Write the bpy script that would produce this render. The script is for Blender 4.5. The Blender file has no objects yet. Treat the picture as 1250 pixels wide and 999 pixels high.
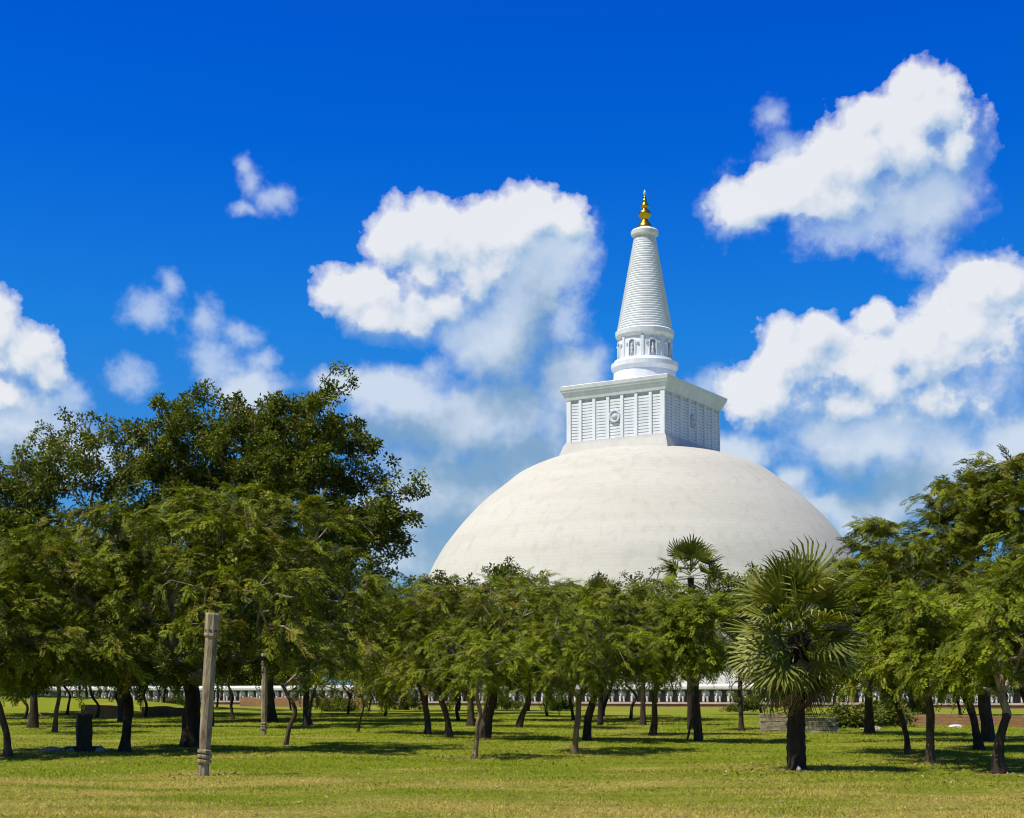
import bpy, bmesh, math, random
import numpy as np
from mathutils import Vector, Matrix, noise as mnoise

R = math.radians
C = bpy.context.scene.collection
SC = bpy.context.scene

# ------------------------------------------------------------------ camera, sky, sun, exposure
EYE = 1.8          # eye height (m)
F = 1786.0         # focal length in photograph pixels (photo is 1250 px wide)
cam_d = bpy.data.cameras.new('camera')
cam_d.sensor_width = 36.0
cam_d.lens = 36.0 * F / 1250.0
cam_d.shift_y = (848 - 499.5) / 1250.0
cam_d.clip_start = 0.2
cam_d.clip_end = 9000
cam = bpy.data.objects.new('camera', cam_d)
cam.location = (0, 0, EYE)
cam.rotation_euler = (R(90), 0, 0)
C.objects.link(cam)
SC.camera = cam

SUN_EL, SUN_AZ = R(61), math.atan2(-math.sin(R(57)), -math.cos(R(57)))
SUNV = Vector((math.sin(SUN_AZ) * math.cos(SUN_EL), math.cos(SUN_AZ) * math.cos(SUN_EL), math.sin(SUN_EL)))
sun_d = bpy.data.lights.new('sun', 'SUN')
sun_d.energy = 5.0
sun_d.angle = R(0.55)
sun_d.color = (1.0, 0.94, 0.82)
sun = bpy.data.objects.new('sun', sun_d)
sun.rotation_euler = SUNV.to_track_quat('Z', 'Y').to_euler()
sun.location = (-30, -30, 90)
C.objects.link(sun)

SC.view_settings.view_transform = 'Standard'
SC.view_settings.look = 'None'
SC.view_settings.exposure = 0.1
SC.view_settings.gamma = 1.0
SC.view_settings.use_curve_mapping = False
SC.cycles.max_bounces = 6
SC.cycles.diffuse_bounces = 3
SC.cycles.glossy_bounces = 2
SC.cycles.transmission_bounces = 3
SC.cycles.transparent_max_bounces = 6
SC.cycles.filter_width = 1.1

world = bpy.data.worlds.new('World')
SC.world = world
world.use_nodes = True
WT = world.node_tree
WT.nodes.clear()


class NB:
    """small helper that writes node maths compactly"""
    def __init__(s, tree):
        s.t = tree

    def n(s, kind, **kw):
        nd = s.t.nodes.new(kind)
        for k, v in kw.items():
            setattr(nd, k, v)
        return nd

    def put(s, sock, v):
        if isinstance(v, bpy.types.NodeSocket):
            s.t.links.new(v, sock)
        elif v is not None:
            sock.default_value = v

    def m(s, op, a, b=None, c=None, clamp=False):
        nd = s.n('ShaderNodeMath', operation=op, use_clamp=clamp)
        s.put(nd.inputs[0], a)
        s.put(nd.inputs[1], b)
        s.put(nd.inputs[2], c)
        return nd.outputs[0]

    def v(s, op, a, b=None, c=None):
        nd = s.n('ShaderNodeVectorMath', operation=op)
        s.put(nd.inputs[0], a)
        s.put(nd.inputs[1], b)
        if c is not None:
            s.put(nd.inputs[2], c)
        return nd.outputs['Value'] if op in ('LENGTH', 'DOT_PRODUCT', 'DISTANCE') else nd.outputs[0]

    def noise(s, vec, scale, detail=4, rough=0.5, dist=0.0, out='Fac', lac=2.0):
        nd = s.n('ShaderNodeTexNoise')
        s.put(nd.inputs['Vector'], vec)
        nd.inputs['Scale'].default_value = scale
        nd.inputs['Detail'].default_value = detail
        nd.inputs['Roughness'].default_value = rough
        nd.inputs['Distortion'].default_value = dist
        nd.inputs['Lacunarity'].default_value = lac
        return nd.outputs[out]

    def mix(s, fac, a, b, blend='MIX'):
        nd = s.n('ShaderNodeMix', data_type='RGBA', blend_type=blend)
        s.put(nd.inputs[0], fac)
        s.put(nd.inputs[6], a)
        s.put(nd.inputs[7], b)
        return nd.outputs[2]

    def ramp(s, fac, lo, hi, a=0.0, b=1.0, smooth=True):
        nd = s.n('ShaderNodeMapRange', interpolation_type='SMOOTHSTEP' if smooth else 'LINEAR')
        s.put(nd.inputs[0], fac)
        s.put(nd.inputs[1], lo)
        s.put(nd.inputs[2], hi)
        s.put(nd.inputs[3], a)
        s.put(nd.inputs[4], b)
        return nd.outputs[0]


def skydir(px, py):
    """azimuth and elevation of a point of the sky"""
    d = Vector(((px - 625) / F, 1.0, (848 - py) / F)).normalized()
    return math.atan2(d.x, d.y), math.asin(d.z)


# cloud banks: (x, y, half width, half height) of each puff, one list per bank
CLOUDS = [
    # big cumulus left of the spire
    (615, 290, 82, 62), (655, 262, 54, 38), (545, 300, 86, 58), (490, 292, 56, 48), (440, 358, 64, 44),
    (530, 375, 104, 56), (585, 345, 72, 66), (690, 272, 34, 34), (460, 390, 60, 34), (515, 345, 50, 40),
    # cloud top right
    (1130, 140, 60, 60), (1115, 185, 96, 76), (1050, 200, 84, 66), (985, 230, 74, 50), (920, 245, 62, 36),
    (1040, 250, 96, 40), (1160, 190, 38, 60), (1060, 140, 40, 26), (1110, 105, 30, 24),
    # cloud mid right
    (1195, 345, 58, 46), (1180, 400, 86, 70), (1120, 440, 110, 70), (975, 435, 62, 56), (1000, 410, 40, 32), (1230, 420, 60, 90),
    (930, 480, 60, 46), (1030, 500, 120, 46), (1160, 490, 120, 56), (1075, 385, 30, 24), (1230, 345, 40, 40), (1040, 455, 60, 50), (1080, 470, 60, 50),
    # left edge
    (-5, 400, 40, 52), (30, 438, 56, 48), (10, 480, 80, 40),
]
WISPS = [
    (184, 380, 38, 28), (208, 350, 16, 20), (690, 396, 22, 34), (254, 392, 22, 30), (292, 408, 36, 18), (260, 440, 38, 34), (1120, 310, 44, 32), (84, 485, 30, 20), (158, 462, 34, 26), (318, 440, 24, 20),
    (330, 242, 26, 18), (308, 222, 20, 24), (298, 202, 13, 16), (298, 258, 26, 10), (943, 140, 22, 22), (900, 250, 50, 40), (960, 190, 40, 26), (1040, 285, 80, 30), (690, 330, 40, 60),
    (345, 240, 20, 18), (870, 470, 40, 26), (700, 290, 34, 44),
]
SOFT = [
    (655, 350, 64, 100), (610, 420, 90, 60), (685, 300, 40, 60), (1130, 250, 90, 50), (1060, 540, 150, 50),
    (560, 520, 170, 62), (630, 500, 80, 46), (560, 600, 170, 100), (480, 480, 90, 40), (640, 560, 90, 70), (510, 670, 110, 60), (590, 650, 110, 70),
    (700, 470, 60, 60), (1140, 590, 120, 56), (1060, 630, 90, 40), (1200, 570, 90, 44), (965, 590, 34, 28), (1000, 620, 60, 26),
    (0, 520, 120, 60), (60, 560, 140, 40), (420, 470, 60, 26), (1240, 540, 60, 40), (900, 560, 60, 40), (300, 480, 60, 40),
]


def cloud_group(name, puffs, k, warp, amp, bill, vscale, gain):
    g = bpy.data.node_groups.new(name, 'ShaderNodeTree')
    g.interface.new_socket('Vector', in_out='INPUT', socket_type='NodeSocketVector')
    g.interface.new_socket('Field', in_out='OUTPUT', socket_type='NodeSocketFloat')
    b = NB(g)
    gi, go = b.n('NodeGroupInput'), b.n('NodeGroupOutput')
    p = gi.outputs[0]
    w1 = b.v('SUBTRACT', b.noise(p, 26, 3, 0.55, out='Color'), (0.5, 0.5, 0.5))
    w2 = b.v('SUBTRACT', b.noise(p, 95, 3, 0.6, out='Color'), (0.5, 0.5, 0.5))
    q = b.v('MULTIPLY_ADD', w1, (warp, warp, 0), p)
    q = b.v('MULTIPLY_ADD', w2, (warp * .32, warp * .32, 0), q)
    acc = None
    for (x, y, rx, ry) in puffs:
        az, el = skydir(x, y)
        sx, sy = F / rx, F / ry
        u = b.v('MULTIPLY_ADD', q, (sx, sy, 0), (-az * sx, -el * sy, 0))
        l = b.v('LENGTH', u)
        acc = l if acc is None else b.m('SMOOTH_MIN', acc, l, k)
    f = b.m('MULTIPLY', b.m('SUBTRACT', 1.0, acc), gain)
    fine = b.m('SUBTRACT', b.noise(p, 80, 8, 0.62), 0.5)
    vo = b.n('ShaderNodeTexVoronoi', voronoi_dimensions='2D', feature='SMOOTH_F1')
    b.put(vo.inputs['Vector'], b.v('MULTIPLY_ADD', w2, (.006, .006, 0), p))
    vo.inputs['Scale'].default_value = vscale
    vo.inputs['Detail'].default_value = 2.5
    vo.inputs['Roughness'].default_value = 0.45
    vo.inputs['Lacunarity'].default_value = 2.3
    vo.inputs['Smoothness'].default_value = 0.35
    f = b.m('MULTIPLY_ADD', fine, amp, f)
    f = b.m('MULTIPLY_ADD', b.m('SUBTRACT', 0.48, vo.outputs['Distance']), bill, f)
    b.put(go.inputs[0], f)
    return g


CG = cloud_group('cumulus_field', CLOUDS, 0.4, 0.014, 0.85, 0.55, 36, 1.7)
WG = cloud_group('wisp_field', WISPS, 0.4, 0.018, 1.5, 0.3, 50, 1.15)
SG = cloud_group('soft_field', SOFT, 0.45, 0.022, 0.6, 0.40, 26, 1.2)
w = NB(WT)
tc = w.n('ShaderNodeTexCoord')
sep = w.n('ShaderNodeSeparateXYZ')
w.put(sep.inputs[0], tc.outputs['Generated'])
az = w.m('ARCTAN2', sep.outputs[0], sep.outputs[1])
el = w.m('ARCSINE', sep.outputs[2])
comb = w.n('ShaderNodeCombineXYZ')
w.put(comb.inputs[0], az)
w.put(comb.inputs[1], el)
P = comb.outputs[0]


def field(grp, vec):
    nd = w.n('ShaderNodeGroup')
    nd.node_tree = grp
    w.put(nd.inputs[0], vec)
    return nd.outputs[0]


sky = w.n('ShaderNodeTexSky', sky_type='NISHITA')
sky.sun_disc = False
sky.sun_elevation = SUN_EL
sky.sun_rotation = SUN_AZ
sky.altitude = 80
sky.air_density = 1.0
sky.dust_density = 0.6
sky.ozone_density = 3.0
SKY_STRENGTH = 0.1
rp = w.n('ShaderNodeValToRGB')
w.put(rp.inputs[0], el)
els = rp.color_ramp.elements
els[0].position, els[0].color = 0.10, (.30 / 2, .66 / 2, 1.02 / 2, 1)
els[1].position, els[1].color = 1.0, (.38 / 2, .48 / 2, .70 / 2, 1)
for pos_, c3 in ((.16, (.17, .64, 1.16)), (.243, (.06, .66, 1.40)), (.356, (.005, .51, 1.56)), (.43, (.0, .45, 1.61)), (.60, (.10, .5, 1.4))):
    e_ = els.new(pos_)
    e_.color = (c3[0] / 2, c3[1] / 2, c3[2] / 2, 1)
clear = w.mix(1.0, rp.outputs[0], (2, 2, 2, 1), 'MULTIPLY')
# deep blue opposite the sun; unseen sky overhead and sunward greyed to neutralise the fill
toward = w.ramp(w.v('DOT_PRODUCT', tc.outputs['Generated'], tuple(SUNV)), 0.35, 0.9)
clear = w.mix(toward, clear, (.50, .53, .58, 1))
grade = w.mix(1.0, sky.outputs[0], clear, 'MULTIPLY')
K = 1.0 / SKY_STRENGTH
f0 = field(CG, P)
fS = field(CG, w.v('ADD', P, (-0.006, 0.009, 0)))
fB = field(CG, w.v('ADD', P, (-0.016, 0.034, 0)))
lift = w.m('SUBTRACT', fB, f0)
wid = w.m('ADD', w.ramp(lift, -.7, .5, .20, 1.7), 0.30)
a_h = w.m('DIVIDE', w.m('SUBTRACT', f0, -0.06), wid, clamp=True)
a_h = w.m('POWER', a_h, 0.8)
lump = w.m('SUBTRACT', w.noise(P, 17, 4, 0.55), 0.5)
shade = w.m('ADD', w.ramp(lift, -1.5, .8, 0.03, .92, False), w.m('MULTIPLY', lump, 1.5))
shade = w.m('ADD', shade, w.m('MULTIPLY', w.m('SUBTRACT', fS, f0), 0.55), clamp=True)
rc = w.n('ShaderNodeValToRGB')
w.put(rc.inputs[0], shade)
ce = rc.color_ramp.elements
ce[0].position, ce[0].color = 0.0, (.77, .79, .83, 1)
ce[1].position, ce[1].color = 1.0, (.24, .41, .66, 1)
ce.new(.30).color = (.66, .71, .79, 1)
ce.new(.60).color = (.45, .57, .73, 1)
c_h = w.mix(1.0, rc.outputs[0], (K, K, K, 1), 'MULTIPLY')
s0 = field(SG, P)
sL = field(SG, w.v('ADD', P, (-0.012, 0.03, 0)))
a_s = w.m('MULTIPLY', w.ramp(s0, -0.1, 0.75), 0.9)
c_s = w.mix(w.ramp(sL, -0.1, 0.95), (0.62 * K, 0.70 * K, 0.80 * K, 1), (0.22 * K, 0.37 * K, 0.54 * K, 1))
w0 = field(WG, P)
a_w = w.m('MULTIPLY', w.ramp(w0, -0.25, 1.1), 0.66)
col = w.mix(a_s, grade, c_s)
col = w.mix(a_w, col, (.58 * K, .68 * K, .82 * K, 1))
col = w.mix(w.m('MULTIPLY', a_h, 0.97), col, c_h)
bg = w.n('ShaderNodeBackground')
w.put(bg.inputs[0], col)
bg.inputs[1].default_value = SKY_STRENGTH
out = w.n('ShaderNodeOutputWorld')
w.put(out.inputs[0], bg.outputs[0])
world.cycles.sampling_method = 'MANUAL'
world.cycles.sample_map_resolution = 512

# ------------------------------------------------------------------ helpers


def X(px, D):
    return (px - 625.0) / F * D


def Z(py, D):
    return EYE + (848.0 - py) * D / F


def material(name):
    m = bpy.data.materials.new(name)
    m.use_nodes = True
    nt = m.node_tree
    nt.nodes.clear()
    b = NB(nt)
    o = b.n('ShaderNodeOutputMaterial')
    p = b.n('ShaderNodeBsdfPrincipled')
    nt.links.new(p.outputs[0], o.inputs[0])
    return m, b, p, o


def simple(name, col, rough=0.8, var=0.25, scale=3.0, metallic=0.0, bump=0.0, bscale=30.0, col2=None, stretch=(1, 1, 1)):
    m, b, p, o = material(name)
    pos = b.n('ShaderNodeTexCoord').outputs['Object']
    pos = b.v('MULTIPLY', pos, stretch)
    n = b.noise(pos, scale, 6, 0.62)
    c2 = col2 or tuple(c * (1 - var) for c in col)
    cc = b.mix(b.ramp(n, 0.32, 0.68), (*c2, 1), (*col, 1))
    b.put(p.inputs['Base Color'], cc)
    p.inputs['Roughness'].default_value = rough
    p.inputs['Metallic'].default_value = metallic
    if bump:
        bn = b.n('ShaderNodeBump')
        bn.inputs['Strength'].default_value = bump
        bn.inputs['Distance'].default_value = 0.02
        b.put(bn.inputs['Height'], b.noise(pos, bscale, 5, 0.6))
        b.put(p.inputs['Normal'], bn.outputs[0])
    return m


def leaf_material(name, c_lo, c_hi, c_dry, dry_at=0.93, trans=0.3, rough=0.6, spec=0.15):
    m, b, p, o = material(name)
    at = b.n('ShaderNodeAttribute', attribute_name='tint')
    t = at.outputs['Fac']
    c = b.mix(b.ramp(t, 0.0, 0.85, smooth=False), (*c_lo, 1), (*c_hi, 1))
    c = b.mix(b.ramp(t, dry_at, dry_at + .03), c, (*c_dry, 1))
    b.put(p.inputs['Base Color'], c)
    p.inputs['Roughness'].default_value = rough
    p.inputs['Specular IOR Level'].default_value = spec
    tr = b.n('ShaderNodeBsdfTranslucent')
    b.put(tr.inputs[0], b.mix(1.0, c, (1.2, 1.3, 0.4, 1), 'MULTIPLY'))
    ms = b.n('ShaderNodeMixShader')
    ms.inputs[0].default_value = trans
    b.t.links.new(p.outputs[0], ms.inputs[1])
    b.t.links.new(tr.outputs[0], ms.inputs[2])
    b.t.links.new(ms.outputs[0], o.inputs[0])
    return m


def bark_material(name, c1, c2):
    m, b, p, o = material(name)
    pos = b.n('ShaderNodeTexCoord').outputs['Object']
    st = b.v('MULTIPLY', pos, (1, 1, 0.3))
    n = b.noise(st, 9, 6, 0.7)
    n2 = b.noise(pos, 1.7, 3, 0.6)
    c = b.mix(b.ramp(n, 0.35, 0.65), (*c1, 1), (*c2, 1))
    c = b.mix(b.ramp(n2, 0.55, 0.75, 0, 0.5), c, (c2[0] * 1.5, c2[1] * 1.55, c2[2] * 1.4, 1))
    b.put(p.inputs['Base Color'], c)
    p.inputs['Roughness'].default_value = 0.95
    bn = b.n('ShaderNodeBump')
    bn.inputs['Strength'].default_value = 0.8
    bn.inputs['Distance'].default_value = 0.03
    b.put(bn.inputs['Height'], b.noise(st, 22, 5, 0.7))
    b.put(p.inputs['Normal'], bn.outputs[0])
    return m


def link(name, me, mat, parent=None):
    o = bpy.data.objects.new(name, me)
    if mat is not None and not me.materials:
        me.materials.append(mat)
    C.objects.link(o)
    if parent is not None:
        o.parent = parent
    return o


def from_bm(name, bm, mat, parent=None, smooth=False):
    me = bpy.data.meshes.new(name)
    bmesh.ops.recalc_face_normals(bm, faces=bm.faces)
    bm.to_mesh(me)
    bm.free()
    if smooth:
        me.polygons.foreach_set('use_smooth', np.ones(len(me.polygons), dtype=bool))
    return link(name, me, mat, parent)


def empty(name, loc, label, cat, group=None, rz=0.0):
    o = bpy.data.objects.new(name, None)
    o.empty_display_size = 0.3
    o.location = loc
    o.rotation_euler = (0, 0, rz)
    C.objects.link(o)
    o['label'] = label
    o['category'] = cat
    if group:
        o['group'] = group
    return o


def tag(o, label, cat, group=None):
    o['label'] = label
    o['category'] = cat
    if group:
        o['group'] = group
    return o


def box(bm, x0, x1, y0, y1, z0, z1, mtx=None):
    vs = [bm.verts.new((x, y, z)) for z in (z0, z1) for (x, y) in ((x0, y0), (x1, y0), (x1, y1), (x0, y1))]
    for f in ((0, 3, 2, 1), (4, 5, 6, 7), (0, 1, 5, 4), (1, 2, 6, 5), (2, 3, 7, 6), (3, 0, 4, 7)):
        bm.faces.new([vs[i] for i in f])
    if mtx is not None:
        bmesh.ops.transform(bm, matrix=mtx, verts=vs)
    return vs


def lathe(bm, prof, seg=48, cx=0.0, cy=0.0, cap=True, phase=0.0):
    rings = []
    for (r, z) in prof:
        rings.append([bm.verts.new((cx + r * math.cos(phase + 2 * math.pi * i / seg), cy + r * math.sin(phase + 2 * math.pi * i / seg), z)) for i in range(seg)])
    for a, b in zip(rings, rings[1:]):
        for i in range(seg):
            j = (i + 1) % seg
            bm.faces.new((a[i], a[j], b[j], b[i]))
    if cap:
        bm.faces.new(rings[0][::-1])
        bm.faces.new(rings[-1])
    return rings


def poly_mesh(name, verts, quads, mat, parent=None, smooth=False, tint=None, nv=4):
    """verts (N,3); quads (M,nv) -> one mesh object"""
    me = bpy.data.meshes.new(name)
    nV, nQ = len(verts), len(quads)
    me.vertices.add(nV)
    me.vertices.foreach_set('co', np.asarray(verts, dtype=np.float32).ravel())
    me.loops.add(nQ * nv)
    me.loops.foreach_set('vertex_index', np.asarray(quads, dtype=np.int32).ravel())
    me.polygons.add(nQ)
    me.polygons.foreach_set('loop_start', np.arange(0, nQ * nv, nv, dtype=np.int32))
    if smooth:
        me.polygons.foreach_set('use_smooth', np.ones(nQ, dtype=bool))
    if tint is not None:
        a = me.attributes.new('tint', 'FLOAT', 'FACE')
        a.data.foreach_set('value', np.asarray(tint, dtype=np.float32))
    me.update(calc_edges=True)
    return link(name, me, mat, parent)


def soup(name, Q, mat, parent=None, tint=None):
    """Q (n,k,3) loose faces"""
    n, k = Q.shape[0], Q.shape[1]
    return poly_mesh(name, Q.reshape(-1, 3), np.arange(n * k).reshape(n, k), mat, parent, False, tint, k)


# ------------------------------------------------------------------ materials
def ground_colour(b):
    """living and dry grass in patches: the same for the soil sheet and for the blades on it"""
    pos = b.n('ShaderNodeNewGeometry').outputs['Position']
    st = b.v('MULTIPLY', pos, (0.35, 1.0, 0.0))
    big = b.noise(st, 0.22, 4, 0.6)
    mid = b.noise(st, 0.9, 5, 0.65)
    fine = b.noise(b.v('MULTIPLY', pos, (1, 1, 0)), 9.0, 6, 0.75)
    sp = b.n('ShaderNodeSeparateXYZ')
    b.put(sp.inputs[0], pos)
    near = b.ramp(sp.outputs[1], 21.0, 38.0, 0.095, -0.04)
    dry = b.m('ADD', b.m('ADD', b.m('MULTIPLY', big, 0.60), b.m('MULTIPLY', mid, 0.60)), near)
    dry = b.ramp(b.m('MULTIPLY_ADD', fine, 0.24, b.m('SUBTRACT', dry, 0.12)), 0.53, 0.80)
    g = b.mix(b.ramp(fine, 0.25, 0.75), (0.125, 0.160, 0.007, 1), (0.295, 0.345, 0.022, 1))
    d = b.mix(b.ramp(fine, 0.3, 0.7), (0.33, 0.265, 0.045, 1), (0.56, 0.44, 0.14, 1))
    c = b.mix(dry, g, d)
    worn = b.n('ShaderNodeAttribute', attribute_name='worn').outputs['Fac']
    worn = b.ramp(b.m('ADD', worn, b.m('MULTIPLY', b.m('SUBTRACT', fine, .5), .9)), .35, .75)
    bare = b.m('MAXIMUM', b.ramp(b.noise(st, 1.6, 6, 0.7), 0.66, 0.74, 0.0, 0.5), worn)
    return b.mix(bare, c, (0.34, 0.25, 0.09, 1)), fine, mid


mg, b_, p_, o_ = material('turf_soil')
c_, fine_, mid_ = ground_colour(b_)
b_.put(p_.inputs['Base Color'], b_.mix(1.0, c_, (0.95, 0.95, 0.95, 1), 'MULTIPLY'))
p_.inputs['Roughness'].default_value = 1.0
p_.inputs['Specular IOR Level'].default_value = 0.1
bn_ = b_.n('ShaderNodeBump')
bn_.inputs['Strength'].default_value = 0.9
bn_.inputs['Distance'].default_value = 0.12
b_.put(bn_.inputs['Height'], b_.m('ADD', fine_, b_.m('MULTIPLY', mid_, 1.5)))
b_.put(p_.inputs['Normal'], bn_.outputs[0])
M_GROUND = mg

mg2, b_, p_, o_ = material('grass_blade')
c_, fine_, mid_ = ground_colour(b_)
at_ = b_.n('ShaderNodeAttribute', attribute_name='tint')
sc_ = b_.ramp(at_.outputs['Fac'], 0, 1, 0.75, 2.0, False)
cs_ = b_.n('ShaderNodeVectorMath', operation='SCALE')
b_.put(cs_.inputs[0], c_)
b_.put(cs_.inputs['Scale'], sc_)
b_.put(p_.inputs['Base Color'], cs_.outputs[0])
p_.inputs['Roughness'].default_value = 0.8
p_.inputs['Specular IOR Level'].default_value = 0.2
tr_ = b_.n('ShaderNodeBsdfTranslucent')
b_.put(tr_.inputs[0], cs_.outputs[0])
ms_ = b_.n('ShaderNodeMixShader')
ms_.inputs[0].default_value = 0.45
b_.t.links.new(p_.outputs[0], ms_.inputs[1])
b_.t.links.new(tr_.outputs[0], ms_.inputs[2])
b_.t.links.new(ms_.outputs[0], o_.inputs[0])
M_BLADE = mg2

def sepz(b, v):
    nd = b.n('ShaderNodeSeparateXYZ')
    b.put(nd.inputs[0], v)
    return nd.outputs[2]


# whitewashed dome: lime wash with faint brick courses, horizontal bands and small stains
md, b, p, o = material('lime_wash')
pos = b.n('ShaderNodeTexCoord').outputs['Object']
band = b.noise(b.v('MULTIPLY', pos, (0.02, 0.02, 0.22)), 1.0, 5, 0.65)
mott = b.noise(pos, 0.7, 8, 0.75)
spk = b.noise(pos, 1.6, 6, 0.8)
streak = b.noise(b.v('MULTIPLY', pos, (0.5, 0.5, 0.03)), 1.0, 5, 0.6)
c = b.mix(b.ramp(band, 0.35, 0.62), (0.52, 0.50, 0.45, 1), (0.56, 0.545, 0.50, 1))
c = b.mix(b.ramp(mott, 0.48, 0.72, 0, 0.45), c, (0.45, 0.41, 0.345, 1))
course = b.m('PINGPONG', sepz(b, pos), 0.35)
c = b.mix(b.ramp(course, 0.0, 0.10, .16, 0), c, (0.40, 0.37, 0.32, 1))
c = b.mix(b.ramp(streak, 0.5, 0.72, 0, 0.4), c, (0.41, 0.38, 0.33, 1))
c = b.mix(b.ramp(spk, 0.60, 0.72, 0, 0.7), c, (0.36, 0.32, 0.26, 1))
b.put(p.inputs['Base Color'], c)
p.inputs['Roughness'].default_value = 0.9
bn = b.n('ShaderNodeBump')
bn.inputs['Strength'].default_value = 0.5
bn.inputs['Distance'].default_value = 0.15
b.put(bn.inputs['Height'], b.m('ADD', spk, b.m('MULTIPLY', band, 0.5)))
b.put(p.inputs['Normal'], bn.outputs[0])
M_DOME = md

M_WHITE = simple('white_paint', (0.79, 0.82, 0.89), 0.7, 0.0, 0.55, bump=0.15, bscale=2.0, col2=(0.68, 0.705, 0.76), stretch=(1, 1, .3))
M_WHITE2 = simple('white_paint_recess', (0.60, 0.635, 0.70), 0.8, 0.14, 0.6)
M_RECESS = simple('recess_shade', (0.33, 0.36, 0.42), 0.9, 0.3, 2.0)
M_PLINTH = simple('plinth_wash', (0.57, 0.56, 0.53), 0.85, 0.10, 0.5)
M_GOLD = simple('gold', (0.83, 0.52, 0.06), 0.28, 0.15, 2.0, metallic=1.0)
M_CRYSTAL = simple('crystal', (0.55, 0.62, 0.66), 0.15, 0.1, 3.0)
M_DARKSTONE = simple('dark_granite', (0.080, 0.062, 0.036), 0.9, 0.5, 6.0, bump=0.5)
M_STONE = simple('weathered_stone', (0.40, 0.34, 0.225), 0.9, 0.0, 6.0, bump=0.7, bscale=25, col2=(0.13, 0.09, 0.05), stretch=(1, 1, .25))
M_GREYSTONE = simple('grey_stone', (0.44, 0.37, 0.27), 0.9, 0.5, 4.0, bump=0.5)
M_WALLWHITE = simple('aged_white_wall', (0.66, 0.64, 0.62), 0.9, 0.22, 0.8)
M_SHADOWWALL = simple('shaded_wall_face', (0.105, 0.095, 0.10), 0.95, 0.4, 1.5)  # shade of the recess behind the elephants is put into this colour
M_PINK = simple('pale_plaster', (0.56, 0.43, 0.37), 0.9, 0.25, 0.8)
M_ELEPHANT = simple('elephant_plaster', (0.66, 0.66, 0.66), 0.85, 0.15, 2.0)


def brick_material(name, c1, c2, mortar, bw=0.5, bh=0.16):
    m, b, p, o = material(name)
    pos = b.n('ShaderNodeTexCoord').outputs['Object']
    sp = b.n('ShaderNodeSeparateXYZ')
    b.put(sp.inputs[0], pos)
    cb = b.n('ShaderNodeCombineXYZ')
    b.put(cb.inputs[0], b.m('ADD', sp.outputs[0], sp.outputs[1]))
    b.put(cb.inputs[1], sp.outputs[2])
    t = b.n('ShaderNodeTexBrick')
    b.put(t.inputs['Vector'], cb.outputs[0])
    t.inputs['Color1'].default_value = (*c1, 1)
    t.inputs['Color2'].default_value = (*c2, 1)
    t.inputs['Mortar'].default_value = (*mortar, 1)
    t.inputs['Scale'].default_value = 1.0
    t.inputs['Brick Width'].default_value = bw
    t.inputs['Row Height'].default_value = bh
    t.inputs['Mortar Size'].default_value = 0.02
    n = b.noise(pos, 1.3, 6, 0.7)
    b.put(p.inputs['Base Color'], b.mix(b.ramp(n, 0.4, 0.7, 0, 0.7), t.outputs[0], (0.16, 0.10, 0.06, 1)))
    p.inputs['Roughness'].default_value = 0.95
    return m


M_BRICK = brick_material('old_brick', (0.27, 0.115, 0.05), (0.34, 0.18, 0.08), (0.17, 0.11, 0.06))

M_ACACIA = leaf_material('feathery_leaf', (0.036, 0.048, 0.004), (0.24, 0.27, 0.014), (0.20, 0.14, 0.03), 0.93, 0.22)
M_ACACIA2 = leaf_material('fresh_feathery_leaf', (0.052, 0.075, 0.004), (0.27, 0.315, 0.017), (0.20, 0.17, 0.03), 0.95, 0.25)
M_OLIVE = leaf_material('olive_feathery_leaf', (0.034, 0.044, 0.005), (0.20, 0.21, 0.016), (0.22, 0.15, 0.04), 0.86, 0.22)
M_BROAD = leaf_material('dark_broad_leaf', (0.052, 0.074, 0.008), (0.20, 0.23, 0.028), (0.15, 0.12, 0.04), 0.95, 0.22)
M_BROAD2 = leaf_material('olive_broad_leaf', (0.055, 0.080, 0.008), (0.16, 0.185, 0.020), (0.16, 0.13, 0.04), 0.94, 0.26)
M_PALM = leaf_material('palm_leaf', (0.040, 0.062, 0.006), (0.27, 0.28, 0.05), (0.30, 0.24, 0.08), 0.95, 0.18, 0.45, 0.3)
M_PALMDRY = leaf_material('dry_palm_leaf', (0.13, 0.085, 0.045), (0.28, 0.19, 0.10), (0.30, 0.22, 0.13), 0.9, 0.15)
M_LITTER = leaf_material('fallen_leaf', (0.10, 0.055, 0.02), (0.36, 0.25, 0.10), (0.42, 0.36, 0.22), 0.9, 0.1)
M_BARK_DARK = bark_material('dark_bark', (0.022, 0.014, 0.008), (0.065, 0.045, 0.028))
M_BARK_BROWN = bark_material('brown_bark', (0.060, 0.034, 0.020), (0.14, 0.090, 0.055))
M_BARK_PALE = bark_material('pale_bark', (0.17, 0.11, 0.06), (0.34, 0.235, 0.13))
M_BARK_GREY = bark_material('grey_bark', (0.17, 0.125, 0.08), (0.40, 0.32, 0.225))
M_BARK_PALM = bark_material('palm_bark', (0.016, 0.010, 0.007), (0.042, 0.026, 0.017))

# ------------------------------------------------------------------ ground


def ground_z(x, y):
    z = 0.05 * np.sin(x * 0.35 + 1.0) * np.sin(y * 0.27) + 0.03 * np.sin(x * 0.9 + y * 0.6) + 0.02 * np.sin(y * 1.7 + x * .3)
    z = z * np.clip((200 - y) / 100, 0, 1)
    z = z + 1.75 * np.exp(-(((x + 50) / 17) ** 2 + ((y - 152) / 16) ** 2))
    return z


def axis(lo, hi, a, b, fine, grow):
    v = list(np.arange(a, b + 1e-6, fine))
    s = fine
    while v[-1] < hi:
        s *= grow
        v.append(min(v[-1] + s, hi))
    s = fine
    while v[0] > lo:
        s *= grow
        v.insert(0, max(v[0] - s, lo))
    return np.array(v)


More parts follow.
